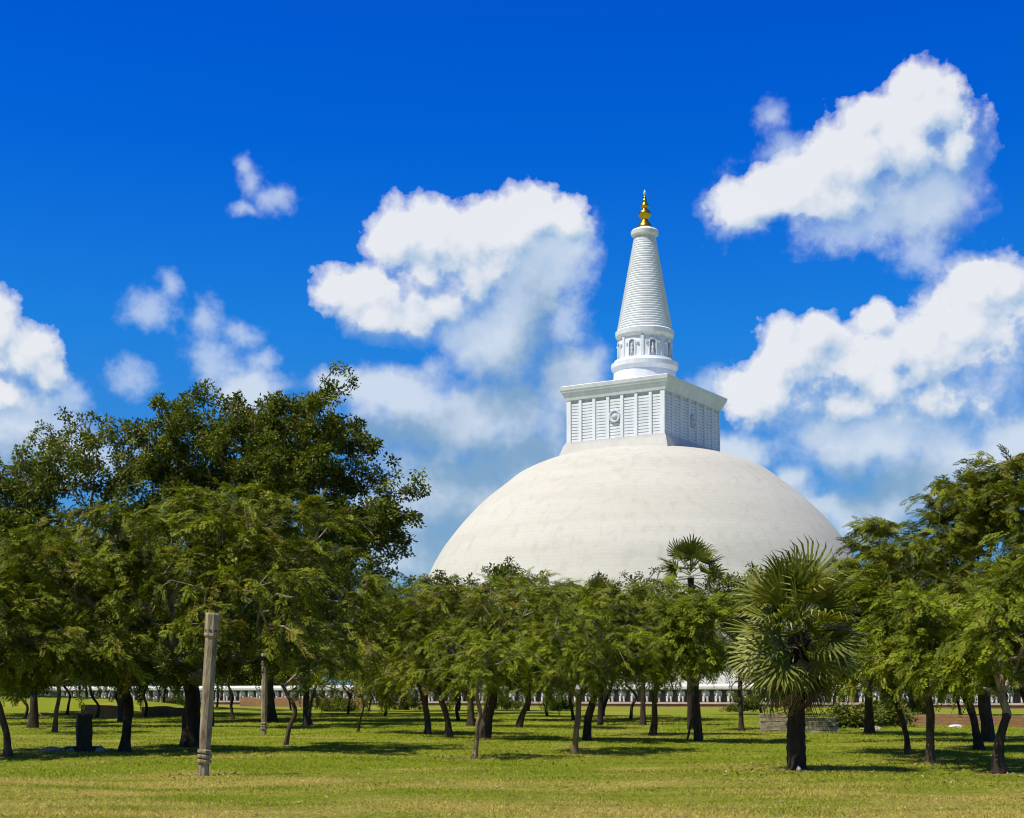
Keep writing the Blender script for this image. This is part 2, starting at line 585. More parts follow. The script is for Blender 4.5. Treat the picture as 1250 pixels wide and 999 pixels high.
gx = axis(-4500, 4500, -45, 45, 0.5, 1.12)
gy = axis(-600, 6500, 14, 110, 0.5, 1.12)
GX, GY = np.meshgrid(gx, gy)
GZ = ground_z(GX, GY)
gv = np.stack([GX, GY, GZ], -1).reshape(-1, 3)
nx, ny = len(gx), len(gy)
ii = (np.arange(ny - 1)[:, None] * nx + np.arange(nx - 1)[None, :]).ravel()
gq = np.stack([ii, ii + 1, ii + nx + 1, ii + nx], -1)
gr = poly_mesh('ground', gv, gq, M_GROUND, smooth=True)
gr['kind'] = 'structure'

rng = np.random.default_rng(11)
n = 420000
gd = 18.5 * (120 / 18.5) ** (rng.random(n) ** 1.2)
gxx = (rng.random(n) * 2 - 1) * (gd * 0.42 + 2)
h = rng.uniform(0.014, 0.045, n) * (0.7 + gd / 60)
patch = 0.5 + 0.5 * np.sin(gxx * 0.8 + 2 * np.sin(gd * 0.5)) * np.sin(gd * 1.1 + 1.5 * np.sin(gxx * 0.37))
h *= 0.6 + 0.9 * patch
ang = rng.random(n) * 2 * np.pi
wd = rng.uniform(0.005, 0.011, n) * (0.6 + gd / 40)
base = np.stack([gxx, gd, ground_z(gxx, gd) - 0.005], -1)
side = np.stack([np.cos(ang), np.sin(ang), np.zeros(n)], -1) * wd[:, None]
for fpx, fd in ((248, 32.5), (972, 34.2), (703, 45.3), (579, 41.75), (1135, 37.8), (1219, 34.2), (1108, 43.4), (152, 46.6), (236, 50), (1196, 46.6), (9, 43.4), (349, 53.6)):
    h = np.where((gxx - X(fpx, fd)) ** 2 + (gd - fd) ** 2 < rng.uniform(0, .75, n) ** 2, h * .05, h)
lean = np.stack([rng.normal(0, 0.8, n) * h, rng.normal(0, 0.8, n) * h, h], -1)
T = np.stack([base - side, base + side, base + lean], 1)
g_o = soup('grass', T, M_BLADE, tint=rng.random(n))
g_o['kind'] = 'stuff'
tag(g_o, 'short patchy green and straw coloured lawn grass', 'grass')

# ------------------------------------------------------------------ stupa
SD = 300.0
SX = X(787, SD)
TH = R(-32)          # the square tower and the terrace wall share this bearing
stupa = empty('stupa', (SX, SD, 0), 'huge white domed stupa with square tower, ringed spire and gold finial', 'stupa')

bm = bmesh.new()
dome_prof = [(52, -0.6), (52, 2.4), (50.6, 2.4), (50.6, 4.6), (49.2, 4.6), (49.2, 6.8), (47.2, 6.8), (47.3, 9), (47.4, 13), (47.0, 17), (46.2, 21),
             (44.4, 25), (42.8, 28.4), (41.0, 31.4), (38.9, 34.2), (36.6, 37.0), (34.0, 39.7), (31.2, 42.2), (28.3, 44.5), (25.6, 46.6), (22.2, 48.3), (18.5, 49.6), (14.0, 50.5), (8, 51.0)]
# smooth the upper part with Catmull-Rom subdivision
pr = dome_prof[:7]
up = dome_prof[7:]
for i in range(len(up) - 1):
    p0, p1, p2, p3 = up[max(i - 1, 0)], up[i], up[i + 1], up[min(i + 2, len(up) - 1)]
    for t in (0, .25, .5, .75):
        q = [0.5 * ((2 * p1[k]) + (-p0[k] + p2[k]) * t + (2 * p0[k] - 5 * p1[k] + 4 * p2[k] - p3[k]) * t * t + (-p0[k] + 3 * p1[k] - 3 * p2[k] + p3[k]) * t ** 3) for k in (0, 1)]
        pr.append(tuple(q))
pr.append(up[-1])
lathe(bm, pr, 160)
for v in bm.verts:
    r = math.hypot(v.co.x, v.co.y)
    if r > 10 and v.co.z > 8:
        d = mnoise.noise(Vector(v.co) * 0.06) * 0.22 + mnoise.noise(Vector((v.co.x * .02, v.co.y * .02, v.co.z * .3))) * 0.06
        v.co.x *= 1 + d / r
        v.co.y *= 1 + d / r
bmesh.ops.translate(bm, verts=bm.verts[:], vec=(-.35, 0, 0))
from_bm('dome', bm, M_DOME, stupa, True)

HA, HB = 10.95, 13.1      # half sides of the tower: the front face, the side face
tower = empty('tower_frame', (0, 0, 0), '', '')
for k in ('label', 'category'):
    del tower[k]
tower.name = 'square_tower'
tower.parent = stupa
tower.rotation_euler = (0, 0, TH)


def frustum(bm, a0, b0, z0, a1, b1, z1):
    lo = [bm.verts.new((sx * a0, sy * b0, z0)) for sx, sy in ((-1, -1), (1, -1), (1, 1), (-1, 1))]
    hi = [bm.verts.new((sx * a1, sy * b1, z1)) for sx, sy in ((-1, -1), (1, -1), (1, 1), (-1, 1))]
    for i in range(4):
        j = (i + 1) % 4
        bm.faces.new((lo[i], lo[j], hi[j], hi[i]))
    bm.faces.new(lo[::-1])
    bm.faces.new(hi)


ZB, ZC = 52.4, 60.9
bm = bmesh.new()
frustum(bm, HA + 2.0, HB + 2.0, 46.0, HA + .95, HB + .95, 50.4)
frustum(bm, HA + 0.9, HB + 0.9, 50.402, HA + 0.45, HB + 0.45, 51.9)
frustum(bm, HA + 0.30, HB + 0.30, 51.902, HA + 0.2, HB + 0.2, ZB)
from_bm('plinth', bm, M_PLINTH, tower)
bm = bmesh.new()
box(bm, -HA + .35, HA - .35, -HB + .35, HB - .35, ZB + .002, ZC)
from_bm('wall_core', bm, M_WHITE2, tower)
# slatted panels between pilasters
NP = 7
bm = bmesh.new()
rows = 13
for fx in range(4):
    half, off = (HA, HB) if fx % 2 == 0 else (HB, HA)
    mt = Matrix.Rotation(math.pi / 2 * fx, 4, 'Z')
    for r in range(rows):
        z0 = ZB + 0.12 + r * (ZC - ZB - .7) / rows
        z1 = z0 + (ZC - ZB - .7) / rows * 0.76
        for k in range(NP):
            w0 = -half + 2 * half * k / NP + 0.40
            w1 = -half + 2 * half * (k + 1) / NP - 0.40
            box(bm, w0, w1, -off + .20, -off + .36, z0, z1, mt)
from_bm('slats', bm, M_WHITE, tower).name = 'slat_panel'
for fx in range(4):
    half, off = (HA, HB) if fx % 2 == 0 else (HB, HA)
    mt = Matrix.Rotation(math.pi / 2 * fx, 4, 'Z')
    for k in range(NP + (0 if fx % 2 else 1)):
        if fx % 2 and k == 0:
            continue
        bm = bmesh.new()
        xc = -half + 2 * half * k / NP
        ww = 0.34 if 0 < k < NP else 0.5
        xc = min(max(xc, -half + .5), half - .5)
        box(bm, xc - ww, xc + ww, -off - .05, -off + .37, ZB + .003, ZC - .003, mt)
        bmesh.ops.bevel(bm, geom=bm.edges[:], offset=0.05, segments=1, affect='EDGES')
        from_bm('pilaster', bm, M_WHITE, tower)
    # sun medallion in the middle of the face
    bm = bmesh.new()
    zc = (ZB + ZC) / 2 + .1
    prof = [(1.25, 0), (1.32, .22), (1.15, .38), (0.95, .30), (0.85, .14), (0.55, .10), (0.5, .30), (0.25, .42)]
    vs0 = lathe(bm, prof, 28)
    bmesh.ops.transform(bm, matrix=mt @ Matrix.Translation((0, -off + .14, zc)) @ Matrix.Rotation(math.pi / 2, 4, 'X'), verts=bm.verts[:])
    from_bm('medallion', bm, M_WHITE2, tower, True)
bm = bmesh.new()
steps = [(0.15, ZC, ZC + .55), (0.32, ZC + .55, ZC + 1.0), (0.55, ZC + 1.0, ZC + 1.5), (0.80, ZC + 1.5, ZC + 1.95), (1.0, ZC + 1.95, ZC + 2.65)]
for i, (e, z0, z1) in enumerate(steps):
    frustum(bm, HA + e, HB + e, z0 + .001, HA + e + .16, HB + e + .16, z1 - .001)
frustum(bm, HA + 1.05, HB + 1.05, ZC + 2.65, HA + .7, HB + .7, ZC + 2.85)
from_bm('cornice', bm, M_WHITE, tower)

# round drum with niches
drum = None
ZR = ZC + 2.85
bm = bmesh.new()
prof = [(6.5, ZR + .001), (6.5, ZR + 1.1), (6.35, 67.6), (6.6, 68.0), (6.85, 68.4), (6.9, 69.3), (6.4, 69.5), (6.2, 70.0), (5.45, 70.2), (5.35, 74.3), (5.6, 74.6), (5.95, 75.0), (6.05, 75.9), (5.7, 76.2), (5.0, 76.3)]
lathe(bm, prof, 72)
drum = from_bm('drum', bm, M_WHITE, stupa)
NN = 8
for k in range(NN):
    a = math.radians(-90 + 12) + 2 * math.pi * k / NN
    mt = Matrix.Rotation(a, 4, 'Z')
    # arch moulding, dark plate coloured as the recess's shade and standing figure inside
    bm = bmesh.new()
    for s in (-1, 1):
        box(bm, 5.28, 5.62, s * .72 - .12, s * .72 + .12, 70.25, 72.9)
        box(bm, 5.28, 5.60, s * 1.2 - .28, s * 1.2 + .28, 72.85, 73.1)
    pts = [(0.84 * math.cos(t), 72.9 + 0.95 * math.sin(t)) for t in np.linspace(0, math.pi, 9)]
    pin = [(0.60 * math.cos(t), 72.9 + 0.68 * math.sin(t)) for t in np.linspace(0, math.pi, 9)]
    for i in range(8):
        vs = []
        for xr in (5.28, 5.62):
            for q in (pts[i], pts[i + 1], pin[i + 1], pin[i]):
                vs.append(bm.verts.new((xr, q[0], q[1])))
        for f in ((0, 1, 2, 3), (4, 7, 6, 5), (0, 4, 5, 1), (1, 5, 6, 2), (2, 6, 7, 3), (3, 7, 4, 0)):
            bm.faces.new([vs[j] for j in f])
    bmesh.ops.transform(bm, matrix=mt, verts=bm.verts[:])
    nf = from_bm('niche', bm, M_WHITE, drum)
    bm = bmesh.new()
    box(bm, 5.30, 5.42, -.58, .58, 70.26, 73.3)
    bmesh.ops.transform(bm, matrix=mt, verts=bm.verts[:])
    from_bm('niche_recess', bm, M_RECESS, drum)
    bm = bmesh.new()
    lathe(bm, [(.30, 70.3), (.34, 70.9), (.24, 71.5), (.33, 71.9), (.12, 72.1), (.2, 72.35), (.12, 72.62), (.03, 72.8)], 10, 5.5, 0)
    bmesh.ops.transform(bm, matrix=mt, verts=bm.verts[:])
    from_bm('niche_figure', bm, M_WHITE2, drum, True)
    # pilaster between the niches
    bm = bmesh.new()
    box(bm, 5.2, 5.62, -.3, .3, 70.22, 74.35)
    bmesh.ops.transform(bm, matrix=Matrix.Rotation(a + math.pi / NN, 4, 'Z'), verts=bm.verts[:])
    from_bm('drum_pilaster', bm, M_WHITE, drum)
# ringed spire
bm = bmesh.new()
prof = [(5.72, 76.25)]
NR = 38
z0, z1, r0, r1 = 76.3, 95.4, 5.62, 2.18
for k in range(NR):
    za, zb = z0 + (z1 - z0) * k / NR, z0 + (z1 - z0) * (k + 1) / NR
    ra, rb = r0 + (r1 - r0) * k / NR, r0 + (r1 - r0) * (k + 1) / NR
    dz = zb - za
    prof += [(ra - .08, za + dz * .06), (ra + .02, za + dz * .22), (ra + .03, za + dz * .62), (rb - .06, za + dz * .94)]
prof += [(2.15, 95.4), (2.35, 95.6), (2.75, 95.9), (2.85, 96.6), (2.6, 96.9), (1.7, 97.3), (.6, 97.4)]
lathe(bm, prof, 64)
from_bm('spire', bm, M_WHITE, stupa)
bm = bmesh.new()
prof = [(1.55, 97.25), (1.5, 97.7), (1.25, 98.2), (.85, 98.7), (.62, 99.1), (.75, 99.4), (1.15, 99.8), (1.3, 100.3), (1.15, 100.8), (.7, 101.1), (.5, 101.3), (.8, 101.7), (.85, 102.0), (.6, 102.4),
        (.38, 102.6), (.5, 102.9), (.45, 103.2), (.25, 103.5), (.3, 103.75), (.18, 104.1)]
lathe(bm, prof, 32)
fin = from_bm('finial', bm, M_GOLD, stupa, True)
bm = bmesh.new()
lathe(bm, [(.12, 104.1), (.3, 104.4), (.26, 104.8), (.05, 105.3)], 12)
from_bm('crystal', bm, M_CRYSTAL, fin, True)

# ------------------------------------------------------------------ elephant wall
WX, WD = X(845, 208), 208.0
e1 = Vector((math.cos(TH), math.sin(TH), 0))
wall = empty('elephant_wall', (WX, WD, 0), 'long white terrace wall with a row of carved elephants below the stupa', 'wall', rz=TH)
L0, L1 = -135.0, 52.0
bm = bmesh.new()
box(bm, L0, L1, 0.55, 1.6, -0.2, 2.45)
from_bm('wall_body', bm, M_SHADOWWALL, wall)
bm = bmesh.new()
box(bm, L0, L1, -0.45, 1.7, 2.452, 2.62)
box(bm, L0, L1, -0.60, 1.85, 2.621, 2.95)
frustum_v = box(bm, L0, L1, -0.35, 1.6, 2.951, 3.30)
for v in frustum_v[4:]:
    v.co.y = 0.6 + (v.co.y - 0.6) * 0.55
from_bm('coping', bm, M_WALLWHITE, wall)
bm = bmesh.new()
box(bm, L0, L1, -0.75, 0.549, 0.45, 0.72)
from_bm('ledge', bm, M_PINK, wall)
bm = bmesh.new()
box(bm, L0, L1, -0.6, 0.545, -0.2, 0.448)
from_bm('brick_base', bm, M_BRICK, wall)


def elephant_mesh():
    bm = bmesh.new()

    def ball(c, s, seg=10, rings=7):
        r = bmesh.ops.create_uvsphere(bm, u_segments=seg, v_segments=rings, radius=1.0)
        bmesh.ops.transform(bm, matrix=Matrix.Translation(c) @ Matrix.Diagonal((*s, 1)), verts=r['verts'])

    ball((0, .42, 1.02), (.52, .40, .60))            # shoulders coming out of the wall
    ball((0, .02, 1.22), (.30, .30, .36))            # head
    ball((0, -.05, 1.46), (.19, .2, .15))            # brow
    for s in (-1, 1):
        ball((s * .40, .12, 1.18), (.22, .07, .34))  # ears
        pr_ = [(.20, 0), (.17, .25), (.19, .6), (.2, .8)]
        lathe(bm, pr_, 8, s * .30, .12)              # forelegs
        lathe(bm, [(.05, .72), (.045, .9), (.02, 1.0)], 6, s * .14, -.22)
    # trunk hanging to the ledge and curling
    path = [((0, -.22, 1.16), .15), ((0, -.33, .9), .125), ((0, -.36, .62), .10), ((0, -.34, .35), .085), ((0, -.42, .16), .075), ((0, -.52, .14), .06)]
    prev = None
    for (c, r) in path:
        ring = [bm.verts.new((c[0] + r * math.cos(t), c[1] + r * .9 * math.sin(t), c[2])) for t in np.linspace(0, 2 * math.pi, 8, endpoint=False)]
        if prev:
            for i in range(8):
                bm.faces.new((prev[i], prev[(i + 1) % 8], ring[(i + 1) % 8], ring[i]))
        prev = ring
    bm.faces.new(prev)
    me = bpy.data.meshes.new('elephant')
    bmesh.ops.recalc_face_normals(bm, faces=bm.faces)
    bm.to_mesh(me)
    bm.free()
    me.polygons.foreach_set('use_smooth', np.ones(len(me.polygons), dtype=bool))
    me.materials.append(M_ELEPHANT)
    return me


EL = elephant_mesh()
k = 0
sx_ = L0 + 4.0
while sx_ < L1 - 1 and k < 98:
    o = link('elephant', EL, None, wall)
    o.location = (sx_, 0.0, 0.72)
    o.scale = (1.0, 1.0, 1.08)
    sx_ += 1.9
    k += 1

# ------------------------------------------------------------------ trees


def unit(v):
    return v / (np.linalg.norm(v, axis=-1, keepdims=True) + 1e-9)


def compound_leaf(rs, L, pairs, ll, lw, droop):
    """a feather leaf: leaflets in pairs on an arched stalk; x along, z up"""
    qs = []
    for i in range(pairs):
        t = (i + 0.6) / pairs
        c = np.array([L * t, 0, -droop * L * t * t])
        tx = unit(np.array([1, 0, -2 * droop * t]))
        l = ll * (0.55 + 0.9 * math.sin(math.pi * min(t * .8 + .15, 1))) * rs.uniform(.85, 1.15)
        for s in (-1, 1):
            d = unit(np.array([0.45 * tx[0], s * 0.9, -0.12 + rs.uniform(-.18, .12) + tx[2] * .45]))
            w_ = np.array([tx[0], 0, tx[2]]) * lw
            e = c + d * l
            qs.append([c - w_ * .4, c + d * l * .5 - w_, e, c + d * l * .5 + w_])
    return np.array(qs)


def plume(seed, n=10, L=0.72, leaf=0.25, pairs=5, ll=0.085, lw=0.026):
    rs = np.random.RandomState(seed)
    out_, bend = [], rs.uniform(.40, .85)
    for i in range(n):
        t = (i + .5) / n
        c = np.array([L * t, rs.uniform(-.03, .03), 0.12 * L * math.sin(math.pi * t) - bend * L * t * t])
        s = 1 if i % 2 else -1
        a = s * rs.uniform(R(35), R(75)) * (1 - .55 * t)
        q = compound_leaf(rs, leaf * rs.uniform(.75, 1.15), pairs, ll, lw, rs.uniform(.2, .6))
        ca, sa = math.cos(a), math.sin(a)
        ti = rs.uniform(-.15, .35) - bend * t
        ct, st_ = math.cos(ti), math.sin(ti)
        ry = np.array([[ct, 0, -st_], [0, 1, 0], [st_, 0, ct]])
        ro = rs.uniform(-.55, .55)
        rx = np.array([[1, 0, 0], [0, math.cos(ro), -math.sin(ro)], [0, math.sin(ro), math.cos(ro)]])
        rz = np.array([[ca, -sa, 0], [sa, ca, 0], [0, 0, 1]])
        out_.append(q @ (rz @ ry @ rx).T + c)
    return np.concatenate(out_)


def rosette(seed, n=34, rad=0.42, ll=0.20, lw=0.055):
    """a twig end crowded with broad leaves"""
    rs = np.random.RandomState(seed)
    qs = []
    for i in range(n):
        d = unit(rs.normal(size=3) + np.array([0, 0, .35]))
        c = d * rad * rs.uniform(.15, 1.0) * np.array([1, 1, .75])
        ld = unit(d + rs.normal(size=3) * .6 + np.array([0, 0, -.25]))
        up_ = unit(np.array([0, 0, 1.0]) + rs.normal(size=3) * .45)
        sd = unit(np.cross(ld, up_))
        nn = np.cross(sd, ld)
        l, w_ = ll * rs.uniform(.7, 1.2), lw * rs.uniform(.8, 1.25)
        qs.append([c, c + ld * l * .5 + sd * w_ - nn * w_ * .3, c + ld * l - nn * l * .1, c + ld * l * .5 - sd * w_ - nn * w_ * .3])
    return np.array(qs)


PLUMES = [plume(s) for s in range(7)]
PLUMES_FAR = [plume(s, 9, 0.95, 0.36, 4, 0.13, 0.034) for s in range(20, 26)]
ROS = [rosette(s) for s in range(6)]
ROS_BIG = [rosette(s, 54, 0.62, 0.27, 0.082) for s in range(10, 16)]


def orient(d, rng):
    """rotation matrices whose x axis is d (n,3), z as upright as it can be, with random roll"""
    x_ = unit(d)
    z_ = np.zeros_like(x_)
    z_[:, 2] = 1
    y_ = unit(np.cross(z_, x_))
    z_ = np.cross(x_, y_)
    a = rng.normal(0, .35, len(d))[:, None]
    y2 = y_ * np.cos(a) + z_ * np.sin(a)
    z2 = np.cross(x_, y2)
    return np.stack([x_, y2, z2], -1)


def tubes(p0, p1, r0, r1, sides):
    d = unit(p1 - p0)
    ref = np.where(np.abs(d[:, 2:3]) > .9, np.array([[1.0, 0, 0]]), np.array([[0, 0, 1.0]]))
    u = unit(np.cross(d, ref))
    v = np.cross(d, u)
    t = np.arange(sides) * 2 * np.pi / sides
    ring = u[:, None] * np.cos(t)[None, :, None] + v[:, None] * np.sin(t)[None, :, None]
    a = p0[:, None] + ring * r0[:, None, None]
    b = p1[:, None] + ring * r1[:, None, None]
    V = np.stack([a, b], 1).reshape(-1, 3)
    E = len(p0)
    bs = (np.arange(E) * 2 * sides)[:, None]
    i = np.arange(sides)[None]
    j = (i + 1) % sides
    Q = np.stack([bs + i, bs + j, bs + sides + j, bs + sides + i], -1).reshape(-1, 4)
    return V, Q


def catmull(pts, n=6):
    pts = [np.array(p, float) for p in pts]
    o = []
    for i in range(len(pts) - 1):
        p0, p1, p2, p3 = pts[max(i - 1, 0)], pts[i], pts[i + 1], pts[min(i + 2, len(pts) - 1)]
        for t in np.linspace(0, 1, n, endpoint=False):
            o.append(0.5 * (2 * p1 + (p2 - p0) * t + (2 * p0 - 5 * p1 + 4 * p2 - p3) * t * t + (-p0 + 3 * p1 - 3 * p2 + p3) * t ** 3))
    o.append(pts[-1])
    return np.array(o)


def trunk_tube(path, rad, sides=12, seed=0):
    """a continuous lumpy tube along a path with a flared foot"""
    n = len(path)
    tang = unit(np.gradient(path, axis=0))
    V, Q = [], []
    ref = np.array([1.0, 0.2, 0])
    rs = np.random.RandomState(seed)
    ph = rs.uniform(0, 6.28, 4)
    for i in range(n):
        u = unit(ref - tang[i] * np.dot(ref, tang[i]))
        v = np.cross(tang[i], u)
        for s in range(sides):
            t = 2 * np.pi * s / sides
            k = 1 + .10 * math.sin(2 * t + ph[0] + i * .35) + .07 * math.sin(3 * t + ph[1] - i * .5) + .05 * math.sin(5 * t + ph[2] + i)
            V.append(path[i] + (u * math.cos(t) + v * math.sin(t)) * rad[i] * k)
        if i:
            for s in range(sides):
                a, b = (i - 1) * sides + s, (i - 1) * sides + (s + 1) % sides
                Q.append([a, b, b + sides, a + sides])
    return np.array(V), np.array(Q)


def tree(name, label, px, D, stem, r0, lobes, kind='acacia', tips=260, bark=None, limb=None, leaf=None, group=None, seed=1, shell=.45, lscale=1.0, per_tip=1.0,
         bal=0.35, clump=8, cspread=1.0, upright=0.0, category='tree', gz=0.0):
    """stem: (dx m, z m) points of the trunk from its foot to the fork; lobes: (dx, dz, rx, rz, dy, ry) in metres from the foot"""
    rng = np.random.default_rng(seed)
    tips = int(tips * (.92 if kind == 'acacia' else 1.0))
    r0 = r0 * .88
    root = empty(name, (X(px, D), D, gz), label, category, group)
    # trunk
    pts = [(dx, rng.normal(0, .06) * (i > 0), z) for i, (dx, z) in enumerate(stem)]
    path = catmull([(pts[0][0], 0, -0.15)] + pts, 6)
    nt = len(path)
    nodes = [p for p in path]
    parent = [-1] + list(range(nt - 1))
    plen = [0.0]
    for i in range(1, nt):
        plen.append(plen[-1] + np.linalg.norm(path[i] - path[i - 1]))
    fork = path[-1]
    # attraction points in the crown's lobes
    vol = np.array([l[2] * l[3] * l[5] for l in lobes]) ** (2 / 3)
    cnt = np.maximum((vol / vol.sum() * tips).astype(int), 4)
    tp = []
    for l, c_n in zip(lobes, cnt):
        d = unit(rng.normal(size=(c_n, 3)))
        rr = (shell + (1 - shell) * rng.random(c_n) ** .6)[:, None]
        rr = rr * (1 + .14 * rng.normal(size=(c_n, 1)))
        tp.append(np.array([l[0], l[4], l[1]]) + d * rr * np.array([l[2], l[5], l[3]]))
    tp = np.concatenate(tp)
    # gather the twigs in layered clumps with gaps between
    g_ = np.repeat(np.arange(len(tp) // clump + 1), clump)[:len(tp)]
    rng.shuffle(tp)
    own = tp[:len(tp) // clump + 1]
    sp_ = (.42 if D < 62 else .62) * (1.0 if kind == 'acacia' else 1.15) * cspread
    off_ = rng.normal(size=(len(tp), 3)) * np.array([sp_, sp_, sp_ * (.42 if kind == 'acacia' else .6)])
    tp = own[g_] + off_
    tp = tp[tp[:, 2] > (0.7 if name != 'shrub' else .1)]
    tp = tp[np.argsort(np.linalg.norm(tp - fork, axis=1))]
    N = np.array(nodes)
    PL = np.array(plen)
    ok_from = max(nt - 4, 1)
    tip_idx = []
    par = list(parent)
    step = 0.55 if D < 70 else 0.9
    for q in tp:
        dd = np.linalg.norm(N - q, axis=1)
        cost = dd + bal * PL
        cost[:ok_from] = 1e9
        j = int(np.argmin(cost))
        a = N[j]
        L = dd[j]
        m_ = max(1, int(round(L / step)))
        newp = []
        off = rng.normal(size=3) * .10 * L + np.array([0, 0, .10 * L])
        for s in range(1, m_ + 1):
            t = s / m_
            newp.append(a + (q - a) * t + off * math.sin(math.pi * t) + (rng.normal(size=3) * .05 * (t < 1)))
        newp = np.array(newp)
        base_i = len(N)
        for s in range(m_):
            par.append(j if s == 0 else base_i + s - 1)
        sl = PL[j] + np.cumsum(np.linalg.norm(np.diff(np.vstack([a[None], newp]), axis=0), axis=1))
        N = np.vstack([N, newp])
        PL = np.concatenate([PL, sl])
        tip_idx.append(len(N) - 1)
    par = np.array(par)
    count = np.zeros(len(N))
    count[tip_idx] += 1
    for i in range(len(N) - 1, 0, -1):
        count[par[i]] += count[i]
    rad = r0 * 0.86 * (np.maximum(count, 1) / max(count[ok_from], 1)) ** 0.46
    rad = np.maximum(rad, 0.007 if D < 62 else 0.032)
    hh = np.array([p[2] for p in path])
    tr = r0 * (1.0 - .14 * np.arange(nt) / nt) + r0 * .55 * np.exp(-np.maximum(hh, 0) / (r0 * 2.0 + .05))
    V1, Q1 = trunk_tube(path, tr, 12, seed)
    e = np.arange(nt, len(N))
    big = rad[e] > 0.03
    Vs, Qs, o_ = [], [], 0
    for sel, sides in ((e[big], 8), (e[~big], 4)):
        if len(sel):
            pr_ = par[sel]
            rp = np.minimum(rad[pr_], rad[sel] * 1.25)
            dirv = unit(N[sel] - N[pr_])
            V2, Q2 = tubes(N[pr_] - dirv * rp[:, None] * .4, N[sel] + dirv * rad[sel][:, None] * .2, rp, rad[sel], sides)
            Vs.append(V2)
            Qs.append(Q2 + o_)
            o_ += len(V2)
    poly_mesh('trunk', V1, Q1, bark or M_BARK_DARK, root, True)
    poly_mesh('branches', np.vstack(Vs), np.vstack(Qs), limb or M_BARK_GREY, root, True)
    # leaves at the twig ends (and on the twigs behind them)
    ti = np.array(tip_idx)
    ctr = np.array([[l[0], l[4], l[1] - l[3] * .35] for l in lobes]).mean(0)
    src = [ti]
    extra = per_tip
    pool = np.array([i for i in range(nt, len(N)) if count[i] <= 3])
    k_more = int(len(ti) * max(extra - 1, 0))
    if k_more > 0:
        src.append(rng.choice(pool, k_more))
    elif extra < 1:
        src = [rng.choice(ti, int(len(ti) * extra), replace=False)]
    src = np.concatenate(src)
    pos = N[src] + rng.normal(size=(len(src), 3)) * .06
    od = N[src] - ctr
    od = unit(od) + rng.normal(size=od.shape) * .65
    if kind == 'acacia':
        od[:, 2] = od[:, 2] * .55 + .05 + upright
        lib = PLUMES if D < 62 else PLUMES_FAR
    else:
        od[:, 2] = od[:, 2] * .5
        lib = ROS if D < 62 else ROS_BIG
    Rm = orient(od, rng)
    sc = rng.uniform(.7, 1.25, len(src)) * lscale
    if kind == 'acacia':
        pos = pos - Rm[:, :, 0] * (0.25 * sc)[:, None]
    pick = rng.integers(0, len(lib), len(src))
    ctint = np.clip(rng.normal(.46, .30, len(src)), 0, 1)
    Qa, ta = [], []
    for k_, tpl in enumerate(lib):
        s_ = np.where(pick == k_)[0]
        if not len(s_):
            continue
        q = np.einsum('nij,qkj->nqki', Rm[s_], tpl) * sc[s_][:, None, None, None] + pos[s_][:, None, None, :]
        Qa.append(q.reshape(-1, 4, 3))
        tt = ctint[s_][:, None] + rng.normal(0, .10, (len(s_), len(tpl)))
        ta.append(np.clip(tt, 0, 1).ravel())
    soup('crown', np.concatenate(Qa).astype(np.float32), leaf or (M_ACACIA if kind == 'acacia' else M_BROAD), root, np.concatenate(ta))
    return root


def T_(name, label, px, D, stem_px, r0, lobes_px, low=3, **kw):
    """the same tree, its points measured on the picture plane at its own distance; lobes (px, py, rx, ry[, dy, ry_m])"""
    k_ = D / F
    st_ = [((x - px) * k_, (Z(y, D) if i else 0.0)) for i, (x, y) in enumerate(stem_px)]
    lb = []
    for l in lobes_px:
        x, y, rx, ry = l[:4]
        dy = l[4] if len(l) > 4 else 0.0
        rd = l[5] if len(l) > 5 else rx * k_
        if kw.get('kind', 'acacia') == 'acacia' and rd > 1.0:
            rd *= 1.25
            dy -= .15 * rd
        lb.append(((x - px) * k_, Z(y, D), rx * k_, ry * k_, dy, rd))
    if kw.get('kind', 'acacia') == 'acacia' and low:
        rl = random.Random(kw.get('seed', 1))
        sc_ = 46.0 / D
        x0_, x1_ = min(l[0] - l[2] for l in lobes_px), max(l[0] + l[2] for l in lobes_px)
        for i_ in range(low):
            x = x0_ + (x1_ - x0_) * (i_ + rl.uniform(.2, .8)) / low
            lb.append(((x - px) * k_, Z(rl.uniform(786, 834), D), 34 * sc_ * k_, rl.uniform(10, 19) * k_, rl.uniform(-.8, .8), 34 * sc_ * k_))
    return tree(name, label, px, D, st_, r0, lb, **kw)


def base_D(py):
    return EYE * F / (py - 848.0)


